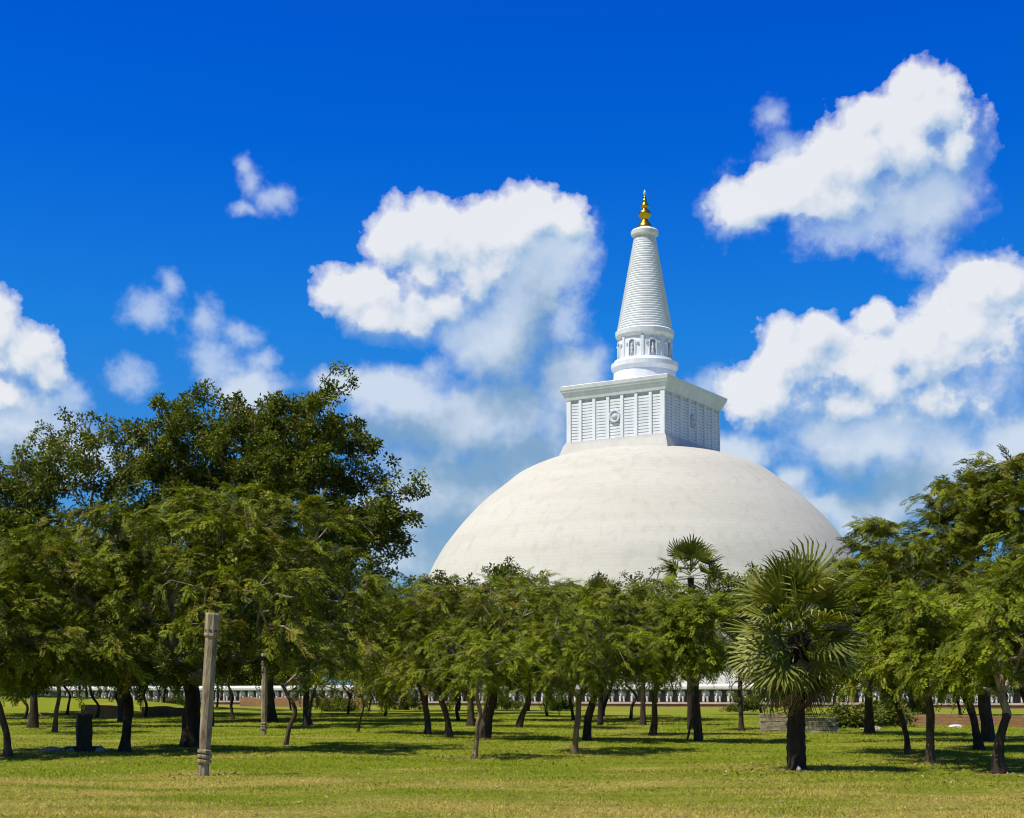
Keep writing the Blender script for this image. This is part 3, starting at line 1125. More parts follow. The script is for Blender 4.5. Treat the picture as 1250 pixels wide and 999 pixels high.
# --- large broadleaf trees behind, left
T_('broadleaf_tree', 'tallest dark broadleaf tree with domed top on the left, left of the dome', 330, 95, [(330, 882), (328, 820), (335, 760), (340, 700)], .38,
   [(300, 546, 95, 58, 0, 6), (370, 555, 88, 66, 1, 6), (430, 535, 30, 36, 0, 3), (452, 615, 52, 50, -1, 4), (440, 690, 56, 50, 0, 4), (465, 650, 36, 40, -1, 3), (225, 560, 66, 60, 0, 4), (195, 600, 50, 60, 0, 4), (400, 508, 44, 36, 0, 4), (345, 600, 70, 50, -2, 4), (250, 520, 50, 40, 0, 4), (330, 640, 130, 80, 0, 6), (250, 700, 110, 70, 0, 5), (420, 740, 80, 46, 0, 4)],
   kind='broad', tips=2100, bark=M_BARK_DARK, seed=3, shell=.5, per_tip=1.15, bal=.25, cspread=.85, lscale=.9)
T_('broadleaf_tree', 'dark shady tree low behind the thick forked trunk at left', 255, 78, [(255, 888), (256, 850), (258, 800)], .24,
   [(255, 775, 62, 44, 0, 2.6), (205, 790, 44, 30, 0, 2.4), (300, 790, 46, 34, 0, 2.4), (255, 720, 70, 46, 0, 2.4), (230, 670, 70, 46, 0, 2.4), (310, 690, 60, 46, 0, 2.4)], kind='broad', tips=430, seed=6, per_tip=1.2, lscale=.7)
T_('broadleaf_tree', 'dark shady tree low behind the far stone pillar', 375, 84, [(375, 886), (374, 850), (376, 800)], .24,
   [(375, 780, 62, 44, 0, 2.8), (425, 770, 56, 46, 0, 2.6), (340, 740, 56, 40, 0, 2.6), (460, 780, 40, 36, 0, 2.2), (390, 690, 60, 46, 0, 2.4)], kind='broad', tips=400, seed=7, per_tip=1.2, lscale=.72)
T_('broadleaf_tree', 'dark shady tree low behind the stone stump at left', 40, 80, [(40, 888), (42, 850), (40, 800)], .24,
   [(40, 770, 70, 44, 0, 2.8), (110, 770, 62, 44, 0, 2.6), (160, 760, 50, 44, 0, 2.4), (80, 720, 70, 40, 0, 2.6), (60, 670, 70, 44, 0, 2.4), (150, 680, 60, 44, 0, 2.4)], kind='broad', tips=460, seed=8, per_tip=1.2, lscale=.72)
T_('broadleaf_tree', 'sparse dark tree with many pale bare branches at far left against the sky', 152, 92, [(152, 884), (145, 820), (118, 740), (102, 680)], .34,
   [(112, 545, 62, 48, 0, 4), (60, 560, 50, 48, 0, 4), (160, 580, 50, 50, 0, 3), (20, 600, 50, 46, 0, 4), (100, 630, 110, 60, 0, 5), (60, 700, 100, 60, 0, 5)],
   kind='broad', tips=620, bark=M_BARK_DARK, seed=4, shell=.4, lscale=.85, per_tip=.95, cspread=1.2, bal=.2)
T_('broadleaf_tree', 'dark leafy tree cut by the left edge, behind the feathery trees', -40, 88, [(-40, 885), (-40, 800), (-36, 720)], .4,
   [(-30, 620, 70, 66, 0, 4), (-20, 690, 90, 70, 0, 5)], kind='broad', tips=320, bark=M_BARK_DARK, seed=5, per_tip=1.2)
# --- feathery trees, left
T_('feathery_tree', 'wide feathery tree with thick dark forked trunk behind the leaning stone pillar', 236, 50, [(236, 912), (234, 880), (236, 850), (226, 815)], .34,
   [(230, 690, 110, 62, -2.5, 3.2), (330, 680, 100, 70, -2, 3.4), (400, 720, 66, 62, -2.5, 3), (280, 740, 130, 50, -4.5, 2.6), (170, 740, 90, 50, -3, 2.6), (400, 780, 60, 34, -4, 2.5), (300, 800, 70, 20, -4.5, 2.2), (300, 640, 120, 46, 0, 3)],
   tips=900, seed=10, shell=.5, per_tip=2.0, lscale=.95)
T_('feathery_tree', 'feathery tree with a single dark trunk bending left, beside the dark stone stump', 152, 46.6, [(152, 917), (154, 885), (156, 858), (146, 836), (120, 818)], .17,
   [(60, 720, 90, 50, -2.5, 2.4), (130, 740, 90, 56, -2.5, 2.4), (130, 800, 90, 20, -3, 1.9), (30, 800, 70, 20, -2.5, 1.9), (100, 680, 100, 44, 0, 2.6), (40, 775, 70, 34, 0, 2.2), (160, 790, 60, 26, -.5, 2)],
   tips=560, seed=11, shell=.5, per_tip=2.0, lscale=.92)
T_('feathery_tree', 'leaning trunk at the left edge of the lawn under feathery foliage', 9, 43.4, [(9, 922), (7, 895), (-1, 868), (-10, 840)], .12,
   [(-20, 740, 80, 50, 0, 2.2), (20, 760, 70, 50, -.5, 2.2), (0, 800, 56, 24, 0, 1.8)], tips=330, seed=12, per_tip=1.5, lscale=.9, bark=M_BARK_BROWN)
T_('feathery_tree', 'thin reddish trunk left of the dark stone stump, farther back', 67, base_D(895), [(67, 895), (70, 870), (72, 845), (66, 825)], .12,
   [(70, 800, 46, 26, 0, 2), (40, 790, 40, 24, 0, 2)], tips=110, seed=13, per_tip=1.3, bark=M_BARK_BROWN)
T_('small_feathery_tree', 'crooked small tree with looping bare top, right of the far stone pillar', 349, base_D(908), [(349, 908), (354, 888), (361, 868), (353, 850), (344, 835)], .085,
   [(390, 830, 26, 16, 0, .8), (375, 820, 26, 14, 0, .8)], tips=60, seed=14, per_tip=1.3, bark=M_BARK_BROWN, leaf=M_ACACIA2, lscale=.8)
T_('small_feathery_tree', 'thin sapling standing alone on the lawn left of the paired trunks', 437, base_D(894), [(437, 894), (440, 878), (444, 862), (440, 848)], .06,
   [(430, 830, 36, 24, 0, 1.5), (455, 815, 32, 30, 0, 1.5)], tips=90, seed=15, per_tip=1.3, bark=M_BARK_BROWN, lscale=.9)
# --- centre
T_('feathery_tree', 'left one of two slender trunks side by side, left of centre', 522, base_D(896), [(522, 896), (521, 872), (516, 850), (510, 828)], .15,
   [(490, 770, 52, 50, 0, 2), (520, 740, 56, 44, 0, 2), (470, 800, 36, 34, 0, 1.8), (540, 790, 40, 34, 0, 1.8)], tips=330, seed=20, per_tip=1.4, bark=M_BARK_BROWN)
T_('feathery_tree', 'right one of two slender trunks side by side, left of centre', 548, base_D(901), [(548, 901), (546, 880), (540, 858), (532, 835)], .15,
   [(560, 755, 56, 46, 0, 2), (530, 790, 42, 34, 0, 1.8), (585, 790, 40, 34, 0, 1.8)], tips=300, seed=21, per_tip=1.5, bark=M_BARK_BROWN)
T_('broadleaf_tree', 'dark tree with coarse leaves crossing the left foot of the dome', 575, 82, [(575, 887), (574, 840), (570, 790)], .22,
   [(565, 725, 46, 34, 0, 2.4), (600, 715, 34, 26, 0, 2), (540, 722, 30, 24, 0, 1.8), (575, 770, 60, 40, 0, 2.5)], kind='broad', tips=230, seed=22, lscale=.62, per_tip=1.1, leaf=M_BROAD2)
T_('feathery_tree', 'stout very dark trunk just behind the pale crooked sapling', 590, base_D(904), [(590, 904), (594, 880), (600, 855), (604, 830)], .24,
   [(620, 770, 62, 54, 0, 2.2), (580, 790, 50, 36, 0, 2), (650, 760, 52, 48, 0, 2.2)], tips=360, seed=23, per_tip=1.5)
T_('small_feathery_tree', 'pale crooked sapling standing nearest in the centre left, lit by sun', 579, base_D(925), [(579, 925), (582, 905), (583, 885), (586, 868), (582, 850), (585, 828)], .075,
   [(588, 795, 36, 30, 0, 1.0), (566, 815, 24, 18, 0, .7), (606, 812, 24, 18, 0, .7)], tips=120, seed=24, per_tip=1.4, bark=M_BARK_PALE, leaf=M_ACACIA2, lscale=.75)
T_('feathery_tree', 'tree with trunk leaning right, in the gap between the two nearest saplings', 633, base_D(890), [(633, 890), (638, 872), (646, 853), (652, 836)], .17,
   [(640, 745, 50, 44, 0, 2.2), (670, 775, 50, 44, 0, 2.2), (620, 730, 36, 30, 0, 1.8), (675, 735, 34, 34, 0, 1.8)], tips=250, seed=25, per_tip=1.2, leaf=M_ACACIA2)
T_('feathery_tree', 'pale sunlit forked trunk near the middle of the lawn', 702, base_D(919), [(702, 919), (703, 895), (706, 872), (707, 852)], .105,
   [(690, 795, 42, 34, 0, 1.2), (735, 790, 40, 36, 0, 1.2), (712, 765, 46, 34, 0, 1.3)], tips=270, seed=26, per_tip=1.4, bark=M_BARK_PALE, leaf=M_ACACIA2, lscale=.8)
T_('feathery_tree', 'dark double trunk directly behind the pale forked trunk', 716, base_D(905), [(716, 905), (718, 880), (724, 855), (730, 832)], .17,
   [(720, 750, 58, 36, 0, 2), (765, 770, 48, 46, 0, 2), (690, 770, 44, 40, 0, 1.8), (745, 730, 40, 24, 0, 1.6)], tips=360, seed=27, per_tip=1.5, leaf=M_OLIVE)
T_('feathery_tree', 'slim far tree leaning right near the elephant wall, right of the pale forked trunk', 735, base_D(874), [(735, 874), (738, 860), (744, 846), (748, 830)], .17,
   [(750, 790, 30, 34, 0, 2.5), (770, 800, 30, 30, 0, 2.5)], tips=120, seed=28, per_tip=1.2)
T_('feathery_tree', 'straight dark trunk forking into a V, left of the staked tree', 797, base_D(898), [(797, 898), (799, 875), (799, 852), (802, 838)], .15,
   [(790, 775, 46, 46, 0, 2), (820, 770, 40, 46, 0, 2), (800, 750, 30, 24, 0, 1.6)], tips=230, seed=29, per_tip=1.2, leaf=M_ACACIA2)
T_('feathery_tree', 'bright yellow green tree held by wooden props, left of the large palm', 852, base_D(906), [(852, 906), (850, 880), (850, 855), (850, 838)], .13,
   [(850, 775, 52, 48, 0, 1.8), (870, 800, 42, 36, 0, 1.6), (825, 800, 36, 36, 0, 1.5), (855, 745, 40, 24, 0, 1.3)], tips=340, seed=30, per_tip=1.5, leaf=M_ACACIA2)
T_('broadleaf_tree', 'coarse leaved bush tree between the far palm and the large palm', 905, 70, [(905, 894), (904, 850), (903, 790)], .14,
   [(905, 725, 30, 34, 0, 1.6), (885, 760, 36, 34, 0, 1.6), (930, 750, 36, 40, 0, 1.6)], kind='broad', tips=150, seed=31, lscale=.6, leaf=M_BROAD2, per_tip=1.1)
T_('broadleaf_tree', 'thin leaved tree whose top shows low against the dome, left of the far palm', 785, 84, [(785, 886), (785, 830), (786, 780)], .16,
   [(790, 735, 30, 26, 0, 1.8), (770, 750, 36, 32, 0, 2), (690, 740, 36, 26, 0, 2)], kind='broad', tips=130, seed=32, lscale=.6, leaf=M_BROAD2)
# --- right
T_('feathery_tree', 'big bushy tree rising to the sky at the upper right edge', 1206, base_D(906), [(1206, 906), (1204, 880), (1200, 850), (1196, 800)], .26,
   [(1200, 620, 62, 56, 0, 3), (1150, 640, 60, 50, 0, 2.6), (1245, 610, 46, 46, 0, 2.6), (1110, 690, 60, 52, 0, 2.4), (1190, 700, 90, 70, 0, 3), (1060, 700, 46, 36, 0, 2), (1210, 590, 40, 32, 0, 2)],
   tips=1250, seed=40, shell=.5, per_tip=1.6, upright=.1)
T_('feathery_tree', 'tree with a slim dark trunk and reaching low branches right of the large palm', 1108, base_D(922), [(1108, 922), (1107, 900), (1100, 875), (1092, 850)], .10,
   [(1090, 770, 46, 40, -1, 1.8), (1060, 790, 40, 40, 0, 2.0), (1120, 790, 36, 34, -1, 1.8), (1050, 740, 40, 40, 0.5, 1.5)], tips=320, seed=41, per_tip=2.1)
T_('feathery_tree', 'tree with straight reddish brown trunk, second right of the large palm', 1135, base_D(933), [(1135, 933), (1135, 905), (1136, 875), (1134, 850)], .125,
   [(1130, 770, 50, 40, 1.2, 2.0), (1170, 780, 46, 44, 1.5, 2.2), (1105, 800, 36, 30, 1, 1.6)], tips=330, seed=42, per_tip=2.1, bark=M_BARK_BROWN, leaf=M_ACACIA2, lscale=.85)
T_('feathery_tree', 'tree with a trunk leaning left, behind the nearest forked tree at right', 1196, base_D(917), [(1196, 917), (1192, 895), (1186, 870), (1176, 845)], .15,
   [(1180, 740, 56, 46, 0, 1.8), (1220, 750, 50, 50, 0, 1.8), (1200, 790, 50, 34, 0, 1.6)], tips=360, seed=43, per_tip=2.1, leaf=M_OLIVE)
T_('feathery_tree', 'nearest dark trunk at the right, splitting low into a wide Y', 1219, base_D(942), [(1219, 942), (1219, 915), (1224, 890), (1231, 872)], .13,
   [(1240, 770, 46, 46, 1, 2.2), (1270, 740, 50, 60, 1, 2.4), (1205, 790, 34, 30, .5, 1.6), (1240, 700, 40, 40, 0, 1.3)], tips=330, seed=44, per_tip=2.1, leaf=M_ACACIA2, lscale=.85)
T_('broadleaf_tree', 'dark mass of leaves behind the large palm, touching the right side of the dome', 1062, 66, [(1062, 897), (1060, 860), (1056, 800)], .2,
   [(1040, 720, 50, 40, 0, 2), (1080, 740, 50, 50, 0, 2.2), (1010, 740, 36, 40, 0, 1.8), (1060, 800, 60, 40, 0, 2)], kind='acacia', tips=330, seed=45, per_tip=1.4, leaf=M_OLIVE)
T_('feathery_tree', 'slanting dark trunk at the right picture edge, far back', 1262, 60, [(1262, 901), (1258, 870), (1246, 840)], .16,
   [(1250, 770, 60, 50, 0, 2.2), (1280, 700, 60, 60, 0, 2.4)], tips=260, seed=46, per_tip=1.4)
# --- far trees near the wall
far = [(-10, 120, 'far tree with low foliage at the left end of the elephant wall'), (82, 125, 'far tree with straight dark trunk in front of the left part of the wall'),
       (118, 112, 'far dark trunk in front of the ruined brick footings'), (178, 118, 'far round crowned tree right of the brick footings'),
       (285, 104, 'far dark tree between the two stone pillars'), (378, 118, 'far small tree in front of the low brick bank'),
       (470, 122, 'far tree above the right end of the brick bank'), (668, 120, 'far tree in front of the elephants, left of the pale forked trunk'),
       (30, 108, 'far bushy tree on the grassy rise at far left'), (145, 130, 'far dark bushy tree between the brick footings'),
       (232, 128, 'far bushy tree directly behind the thick forked trunk'), (330, 130, 'far bushy tree behind the far stone pillar'), (425, 135, 'far bushy tree above the middle of the brick bank'),
       (520, 135, 'far bushy tree behind the two slender trunks'), (600, 140, 'far bushy tree behind the stout dark trunk'), (930, 132, 'far bushy tree behind the left end of the ruined stone footing'),
       (1130, 128, 'far bushy tree behind the reddish trunk at right'), (1225, 124, 'far bushy tree behind the nearest forked tree at right'), (15, 150, 'farther tree beside the grassy rise, near the left picture edge'), (105, 165, 'farther tree just before the wall above the stone stump'),
       (200, 160, 'farther tree just before the wall, left of the thick forked trunk'), (265, 150, 'farther tree just before the wall, right of the leaning stone pillar'),
       (355, 165, 'farther tree before the brick bank, right of the far stone pillar'), (450, 155, 'farther tree before the right end of the brick bank'),
       (560, 165, 'farther tree before the wall, between the slender trunks and the stout trunk'), (645, 160, 'farther tree before the wall behind the right leaning trunk'),
       (700, 98, 'far tree between the leaning trunk and the pale forked trunk'), (770, 105, 'far tree between the pale forked trunk and the V forked trunk'), (560, 100, 'far tree half hidden behind the pale crooked sapling'),
       (1085, 104, 'far tree with thin stems above the low brick wall at right'), (1172, 110, 'far dark tree behind the low brick wall at right'), (1020, 120, 'far tree behind the ruined stone footing')]
for i, (px, D, lab) in enumerate(far):
    s = 1786 / D
    rg = random.Random(i)
    big_ = px < 500
    hgt = rg.uniform(9, 12) if big_ else rg.uniform(6.5, 8.5)
    rr_ = 6.0 if big_ else 4.8
    tree('distant_tree', lab, px, D, [(0, 0), (rg.uniform(-.2, .2), .9), (rg.uniform(-.4, .4), 1.7), (rg.uniform(-.6, .6), 2.5)], .12,
         [(0, hgt * .72, rr_, hgt * .24, 0, rr_ * 1.1), (rg.uniform(-3.5, -2), hgt * .5 + .9, rr_ * .65, 1.1, rg.uniform(-2, 2), rr_ * .7), (rg.uniform(2, 3.5), hgt * .5 + .9, rr_ * .65, 1.1, rg.uniform(-2, 2), rr_ * .7)],
         tips=480, seed=60 + i, per_tip=1.3, lscale=1.45, leaf=M_BROAD2 if i % 3 == 0 else None, group='far trees along the elephant wall', gz=float(ground_z(np.array([X(px, D)]), np.array([D]))[0]))

# low bushes along the wall and among the far trunks
for i, (px, D, w_, h_, lab) in enumerate(((20, 172, 3.2, 1.5, 'low bush at the foot of the wall near the left picture edge'),                                           (208, 180, 3.0, 1.7, 'low bush before the wall, left of the thick forked trunk'), (410, 150, 2.4, 1.3, 'low bush before the orange brick bank'),
                                          (487, 170, 3.2, 1.8, 'low bush at the wall left of the two slender trunks'), (612, 175, 3.0, 1.6, 'low bush at the wall right of the stout dark trunk'),
                                          (905, 150, 2.6, 1.5, 'low bush before the wall, left of the stone footing'), (1038, 78, 1.5, 1.0, 'low dark bush at the right end of the stone footing'),
                                          (1075, 82, 1.6, 1.1, 'low dark bush before the brick wall, right of the stone footing'), (1100, 120, 2.4, 1.6, 'low bush behind the left end of the brick wall'),
                                          (680, 168, 2.6, 1.4, 'low bush at the wall behind the pale forked trunk'))):
    tree('shrub', lab, px, D, [(0, 0), (.05, .25), (0, .45)], .06, [(0, h_ * .55, w_ * .6, h_ * .45, 0, w_ * .5), (w_ * .4, h_ * .4, w_ * .4, h_ * .36, 0, w_ * .4), (-w_ * .4, h_ * .4, w_ * .4, h_ * .36, 0, w_ * .4)], kind='broad', tips=90, seed=170 + i,
         lscale=.75, cspread=.6, leaf=M_BROAD2 if i % 2 else None, category='shrub', group='low bushes near the wall', bark=M_BARK_BROWN)
# trees beyond the terrace wall
for i, (px, D, lab) in enumerate(((-15, 318, 'tree beyond the left end of the elephant wall, cut by the picture edge'), (62, 312, 'tree beyond the wall above the stone stump'),
                                  (140, 322, 'tree beyond the wall above the bent trunk'), (215, 310, 'tree beyond the wall left of the leaning stone pillar'),
                                  (290, 320, 'tree beyond the wall between the two stone pillars'), (365, 312, 'tree beyond the wall right of the far stone pillar'),
                                  (440, 322, 'tree beyond the wall nearest to the left foot of the dome'), (1150, 380, 'tree beyond the wall right of the dome'), (1235, 370, 'tree beyond the wall at the right picture edge'))):
    rg = random.Random(100 + i)
    hgt = rg.uniform(12, 15)
    tree('background_tree', lab, px, D, [(0, 0), (.3, 2), (.2, 4)], .4, [(0, hgt * .62, 7.5, hgt * .34, 0, 6), (rg.uniform(-4, 4), hgt * .4, 7, 3.2, 0, 5)], kind='broad', tips=230, seed=130 + i,
         per_tip=1.2, lscale=2.3, cspread=2.0, leaf=M_BROAD2 if i % 2 else None, group='trees beyond the terrace wall')

# ------------------------------------------------------------------ palms


def fan(seed, petiole, blade, nseg, spread, droop, wseg, bend=0.0):
    """one palm fan: stalk along x then a pleated fan of ribbon segments"""
    rs = np.random.RandomState(seed)
    qs = []
    # stalk
    w0 = .022
    for a, b_ in ((0, .5), (.5, 1.0)):
        za, zb = bend * petiole * a * a, bend * petiole * b_ * b_
        p, q = np.array([petiole * a, 0, za]), np.array([petiole * b_, 0, zb])
        sd, up_ = np.array([0, w0, 0]), np.array([0, 0, w0 * .6])
        qs += [[p - sd, q - sd, q + sd, p + sd], [p - up_, q - up_, q + up_, p + up_]]
    hub = np.array([petiole, 0, bend * petiole])
    for i in range(nseg):
        u = (i + .5) / nseg * 2 - 1
        a = u * spread
        l = blade * (1.0 - .22 * abs(u) ** 1.5) * rs.uniform(.9, 1.06)
        fold = .10 * (1 if i % 2 else -1)
        d0 = np.array([math.cos(a), math.sin(a), 2 * bend * .5 + .22 * abs(u)])
        sd = np.array([-math.sin(a), math.cos(a), fold * 2])
        split = .27
        p0 = hub
        p1 = hub + d0 * l * split
        dr = droop * rs.uniform(.5, 1.5)
        p2 = hub + d0 * l * .8 + np.array([0, 0, -dr * l * .12])
        p3 = hub + d0 * l * (1 - .10 * dr) + np.array([0, 0, -dr * l * .38])
        w1 = wseg * blade
        w2 = w1 * .62
        qs += [[p0, p1 - sd * w1, p1 + sd * w1, p0 + sd * .002], [p1 - sd * w1, p2 - sd * w2, p2 + sd * w2, p1 + sd * w1],
               [p2 - sd * w2, p3 - sd * .002, p3 + sd * .002, p2 + sd * w2]]
    return np.array(qs)


def place_fans(rng, fans, elev_list, az_list, centre_z, rise, roll_sd=.75, scale=None):
    Qa, ta = [], []
    for k_, (el_, az_) in enumerate(zip(elev_list, az_list)):
        f = fans[k_ % len(fans)]
        ce, se = math.cos(el_), math.sin(el_)
        d = np.array([[ce * math.cos(az_), ce * math.sin(az_), se]])
        x_ = d[0]
        y_ = np.array([-math.sin(az_), math.cos(az_), 0])
        z_ = np.cross(x_, y_)
        ro = rng.normal(0, roll_sd)
        y2 = y_ * math.cos(ro) + z_ * math.sin(ro)
        z2 = np.cross(x_, y2)
        M = np.stack([x_, y2, z2], -1)
        s = (scale if scale else 1.0) * rng.uniform(.72, 1.12)
        q = f @ M.T * s + np.array([0, 0, centre_z + rise * (se * .5)])
        Qa.append(q)
        ta.append(np.clip(np.full(len(q), rng.uniform(.1, .9)) + rng.normal(0, .08, len(q)), 0, .94))
    return np.concatenate(Qa), np.concatenate(ta)


def palm(name, label, px, D, h, r_tr, rad, n_f, seed, skirt=0, nseg=30, group='fan palms', el_lo=-50, lean=0.0, wseg=.024):
    rng = np.random.default_rng(seed)
    root = empty(name, (X(px, D), D, 0), label, 'palm tree', group)
    zs = np.linspace(-.1, h, 26)
    path = np.stack([lean * (np.maximum(zs, 0) / h) ** 1.5, 0 * zs, zs], -1)
    tr = r_tr * (1 - .12 * zs / h) + r_tr * .28 * np.exp(-np.maximum(zs, 0) / .22)
    tr = tr * (1 + .05 * np.where(np.arange(26) % 2, 1, -1))
    V, Q = trunk_tube(path, tr, 16, seed)
    # old leaf bases sticking out of the trunk
    Vs, Qs, o_ = [V], [Q], len(V)
    nb = 60 if skirt else 14
    az_ = rng.random(nb) * 6.283
    zb = rng.uniform(h * .45, h, nb)
    d = np.stack([np.cos(az_), np.sin(az_), np.full(nb, .9)], -1)
    b0 = np.stack([np.cos(az_) * r_tr * .8 + lean * (zb / h) ** 1.5, np.sin(az_) * r_tr * .8, zb], -1)
    V2, Q2 = tubes(b0, b0 + unit(d) * rng.uniform(.14, .3, nb)[:, None] * (r_tr / .22), np.full(nb, .05) * r_tr / .22, np.full(nb, .03) * r_tr / .22, 5)
    Vs.append(V2)
    Qs.append(Q2 + o_)
    poly_mesh('trunk', np.vstack(Vs), np.vstack(Qs), M_BARK_PALM, root, False)
    fans = [fan(seed * 31 + i, rad * .46, rad * .54, nseg, R(rng.uniform(62, 100)), rng.uniform(.1, .8), wseg, rng.uniform(-.15, .12)) for i in range(10)]
    i = np.arange(n_f)
    t = (i + .5) / n_f
    el_ = np.array([R(el_lo + (88 - el_lo) * v ** .95) for v in t]) + rng.normal(0, .14, n_f)
    az_ = i * 2.39996 + rng.normal(0, .2, n_f)
    Qf, tf = place_fans(rng, fans, el_, az_, h, rad * .35)
    Qf[:, :, 0] += lean
    tf = np.clip(tf, 0, .9)
    soup('crown', Qf, M_PALM, root, tf)
    if skirt:
        dfans = [fan(seed * 77 + i, rad * .42, rad * .48, 18, R(rng.uniform(28, 50)), 2.2, .020, -.2) for i in range(5)]
        el_ = np.array([R(rng.uniform(-65, -25)) for _ in range(skirt)])
        az_ = rng.random(skirt) * 6.283
        Qd, td = place_fans(rng, dfans, el_, az_, h - .12, rad * .25, .62)
        soup('dry_fronds', Qd, M_PALMDRY, root, td)
    return root


palm('fan_palm', 'large fan palm with thick dark trunk and brown hanging dead leaves in front', 972, 34.2, 3.2, .20, 1.86, 88, 9, skirt=14, nseg=16, el_lo=-62, wseg=.034)
palm('fan_palm', 'dark fan palm rising above the trees against the lower dome', 843, 75, 7.8, .17, 2.1, 40, 6, nseg=14, el_lo=-50, wseg=.044)
palm('fan_palm', 'small fan palm showing only its top above the trees at the middle of the dome', 733, 86, 7.0, .15, 1.7, 34, 7, nseg=18, el_lo=-20, wseg=.036)

# fallen leaves and twigs on the lawn, thickest under the crowns
rng = np.random.default_rng(77)
lx, ly = [], []
for (px, D, n_, sp) in ((236, 47, 700, 3.5), (152, 45, 500, 3), (972, 34.4, 420, 1.5), (1135, 38, 600, 2.5), (1219, 35, 500, 2.2), (703, 45, 300, 2), (579, 42, 260, 1.6), (248, 32.5, 60, .5), (590, 58, 300, 3), (40, 44, 400, 3)):
    lx.append(X(px, D) + rng.normal(0, sp, n_))
    ly.append(D + rng.normal(0, sp, n_))
lx.append(rng.uniform(-14, 14, 900))
ly.append(rng.uniform(22, 45, 900))
lx, ly = np.concatenate(lx), np.concatenate(ly)
nl = len(lx)
c0 = np.stack([lx, ly, ground_z(lx, ly) + rng.uniform(.012, .045, nl)], -1)
a1 = unit(np.stack([rng.normal(size=nl), rng.normal(size=nl), rng.normal(size=nl) * .25], -1))
a2 = unit(np.cross(a1, np.stack([rng.normal(size=nl) * .3, rng.normal(size=nl) * .3, np.ones(nl)], -1)))
ll_ = rng.uniform(.03, .09, nl)[:, None]
lw_ = rng.uniform(.012, .03, nl)[:, None]
lit = soup('leaf_litter', np.stack([c0 - a1 * ll_, c0 + a2 * lw_, c0 + a1 * ll_, c0 - a2 * lw_], 1), M_LITTER, tint=rng.random(nl))
lit['kind'] = 'stuff'
tag(lit, 'scattered dry brown fallen leaves on the lawn', 'leaf litter')

# ------------------------------------------------------------------ stone pillars


def stone_pillar(label, px, D, lean):
    root = empty('stone_pillar', (X(px, D), D, float(ground_z(np.array([X(px, D)]), np.array([D]))[0])), label, 'stone pillar', 'octagonal stone pillars')
    root.rotation_euler = (R(-1.0), lean, 0)
    ph = math.pi / 8

    def part(nm, prof, mat=M_STONE, seg=8, wob=.006):
        bm = bmesh.new()
        lathe(bm, prof, seg, phase=ph)
        for v in bm.verts:
            v.co += Vector((mnoise.noise(v.co * 4), mnoise.noise(v.co * 4 + Vector((7, 0, 0))), 0)) * wob * 2
        return from_bm(nm, bm, mat, root)

    part('base_block', [(.125, -.15), (.125, .2), (.115, .27)], seg=4 * 2)
    for z in (.275, .385, .495):
        part('base_ring', [(.135, z), (.165, z + .025), (.165, z + .07), (.135, z + .095)], seg=16)
    bm = bmesh.new()
    prof = [(.118, .27), (.122, .6), (.128, .66)] + [(.132 + .012 * t, .66 + 2.42 * t) for t in np.linspace(.05, 1, 14)]
    lathe(bm, prof, 8, phase=ph)
    for v in bm.verts:
        v.co += Vector((mnoise.noise(v.co * 3), mnoise.noise(v.co * 3 + Vector((9, 0, 0))), 0)) * .012
    from_bm('shaft', bm, M_STONE, root)
    cap_ = part('capital', [(.15, 3.08), (.178, 3.11), (.178, 3.15), (.168, 3.17), (.172, 3.58), (.15, 3.62), (.10, 3.625)])
    for k_ in range(8):
        bm = bmesh.new()
        a = 2 * math.pi * k_ / 8
        box(bm, .135, .168, -.022, .022, 3.2, 3.25)  # solid dark block stands in for the shade inside a square hole
        bmesh.ops.transform(bm, matrix=Matrix.Rotation(a, 4, 'Z'), verts=bm.verts[:])
        from_bm('mortise_shade', bm, M_DARKSTONE, cap_)
    return root


stone_pillar('weathered stone pillar leaning right, standing nearest on the lawn', 248, 32.5, R(3.2))
stone_pillar('pale grey stone pillar farther back under the trees, right of the leaning pillar', 322, base_D(898), R(.6))

# dark square stump on a stone footing
D_ = 46.8
st = empty('stone_stump', (X(103, D_), D_, 0), 'dark square stone stump on a low footing under the left trees', 'stone stump', rz=R(20))
bm = bmesh.new()
box(bm, -.24, .24, -.22, .22, .1, 1.16)
bmesh.ops.subdivide_edges(bm, edges=bm.edges[:], cuts=4, use_grid_fill=True)
for v in bm.verts:
    v.co += Vector((mnoise.noise(v.co * 2.2), mnoise.noise(v.co * 2.2 + Vector((5, 0, 0))), mnoise.noise(v.co * 2.5) * .5)) * .05
from_bm('shaft', bm, M_DARKSTONE, st)
bm = bmesh.new()
box(bm, -.6, .6, -.45, .45, -.1, .13)
bmesh.ops.subdivide_edges(bm, edges=bm.edges[:], cuts=4, use_grid_fill=True)
for v in bm.verts:
    v.co += Vector((mnoise.noise(v.co * 2), mnoise.noise(v.co * 2 + Vector((5, 0, 0))), mnoise.noise(v.co * 3) * .5)) * .08
from_bm('footing', bm, M_DARKSTONE, st)


def rock(name, label, px, D, sx, sy, sz, mat, seed, group=None):
    bm = bmesh.new()
    bmesh.ops.create_icosphere(bm, subdivisions=3, radius=1.0)
    o = Vector((seed * 3.7, 0, 0))
    for v in bm.verts:
        v.co *= 1 + .35 * mnoise.noise(v.co * 1.3 + o) + .12 * mnoise.noise(v.co * 4 + o)
        v.co.x *= sx
        v.co.y *= sy
        v.co.z = max(v.co.z, -.35) * sz
    o = from_bm(name, bm, mat, None)
    gz_ = float(ground_z(np.array([X(px, D)]), np.array([D]))[0])
    o.location = (X(px, D), D, gz_ + sz * .2)
    return tag(o, label, 'stone', group)


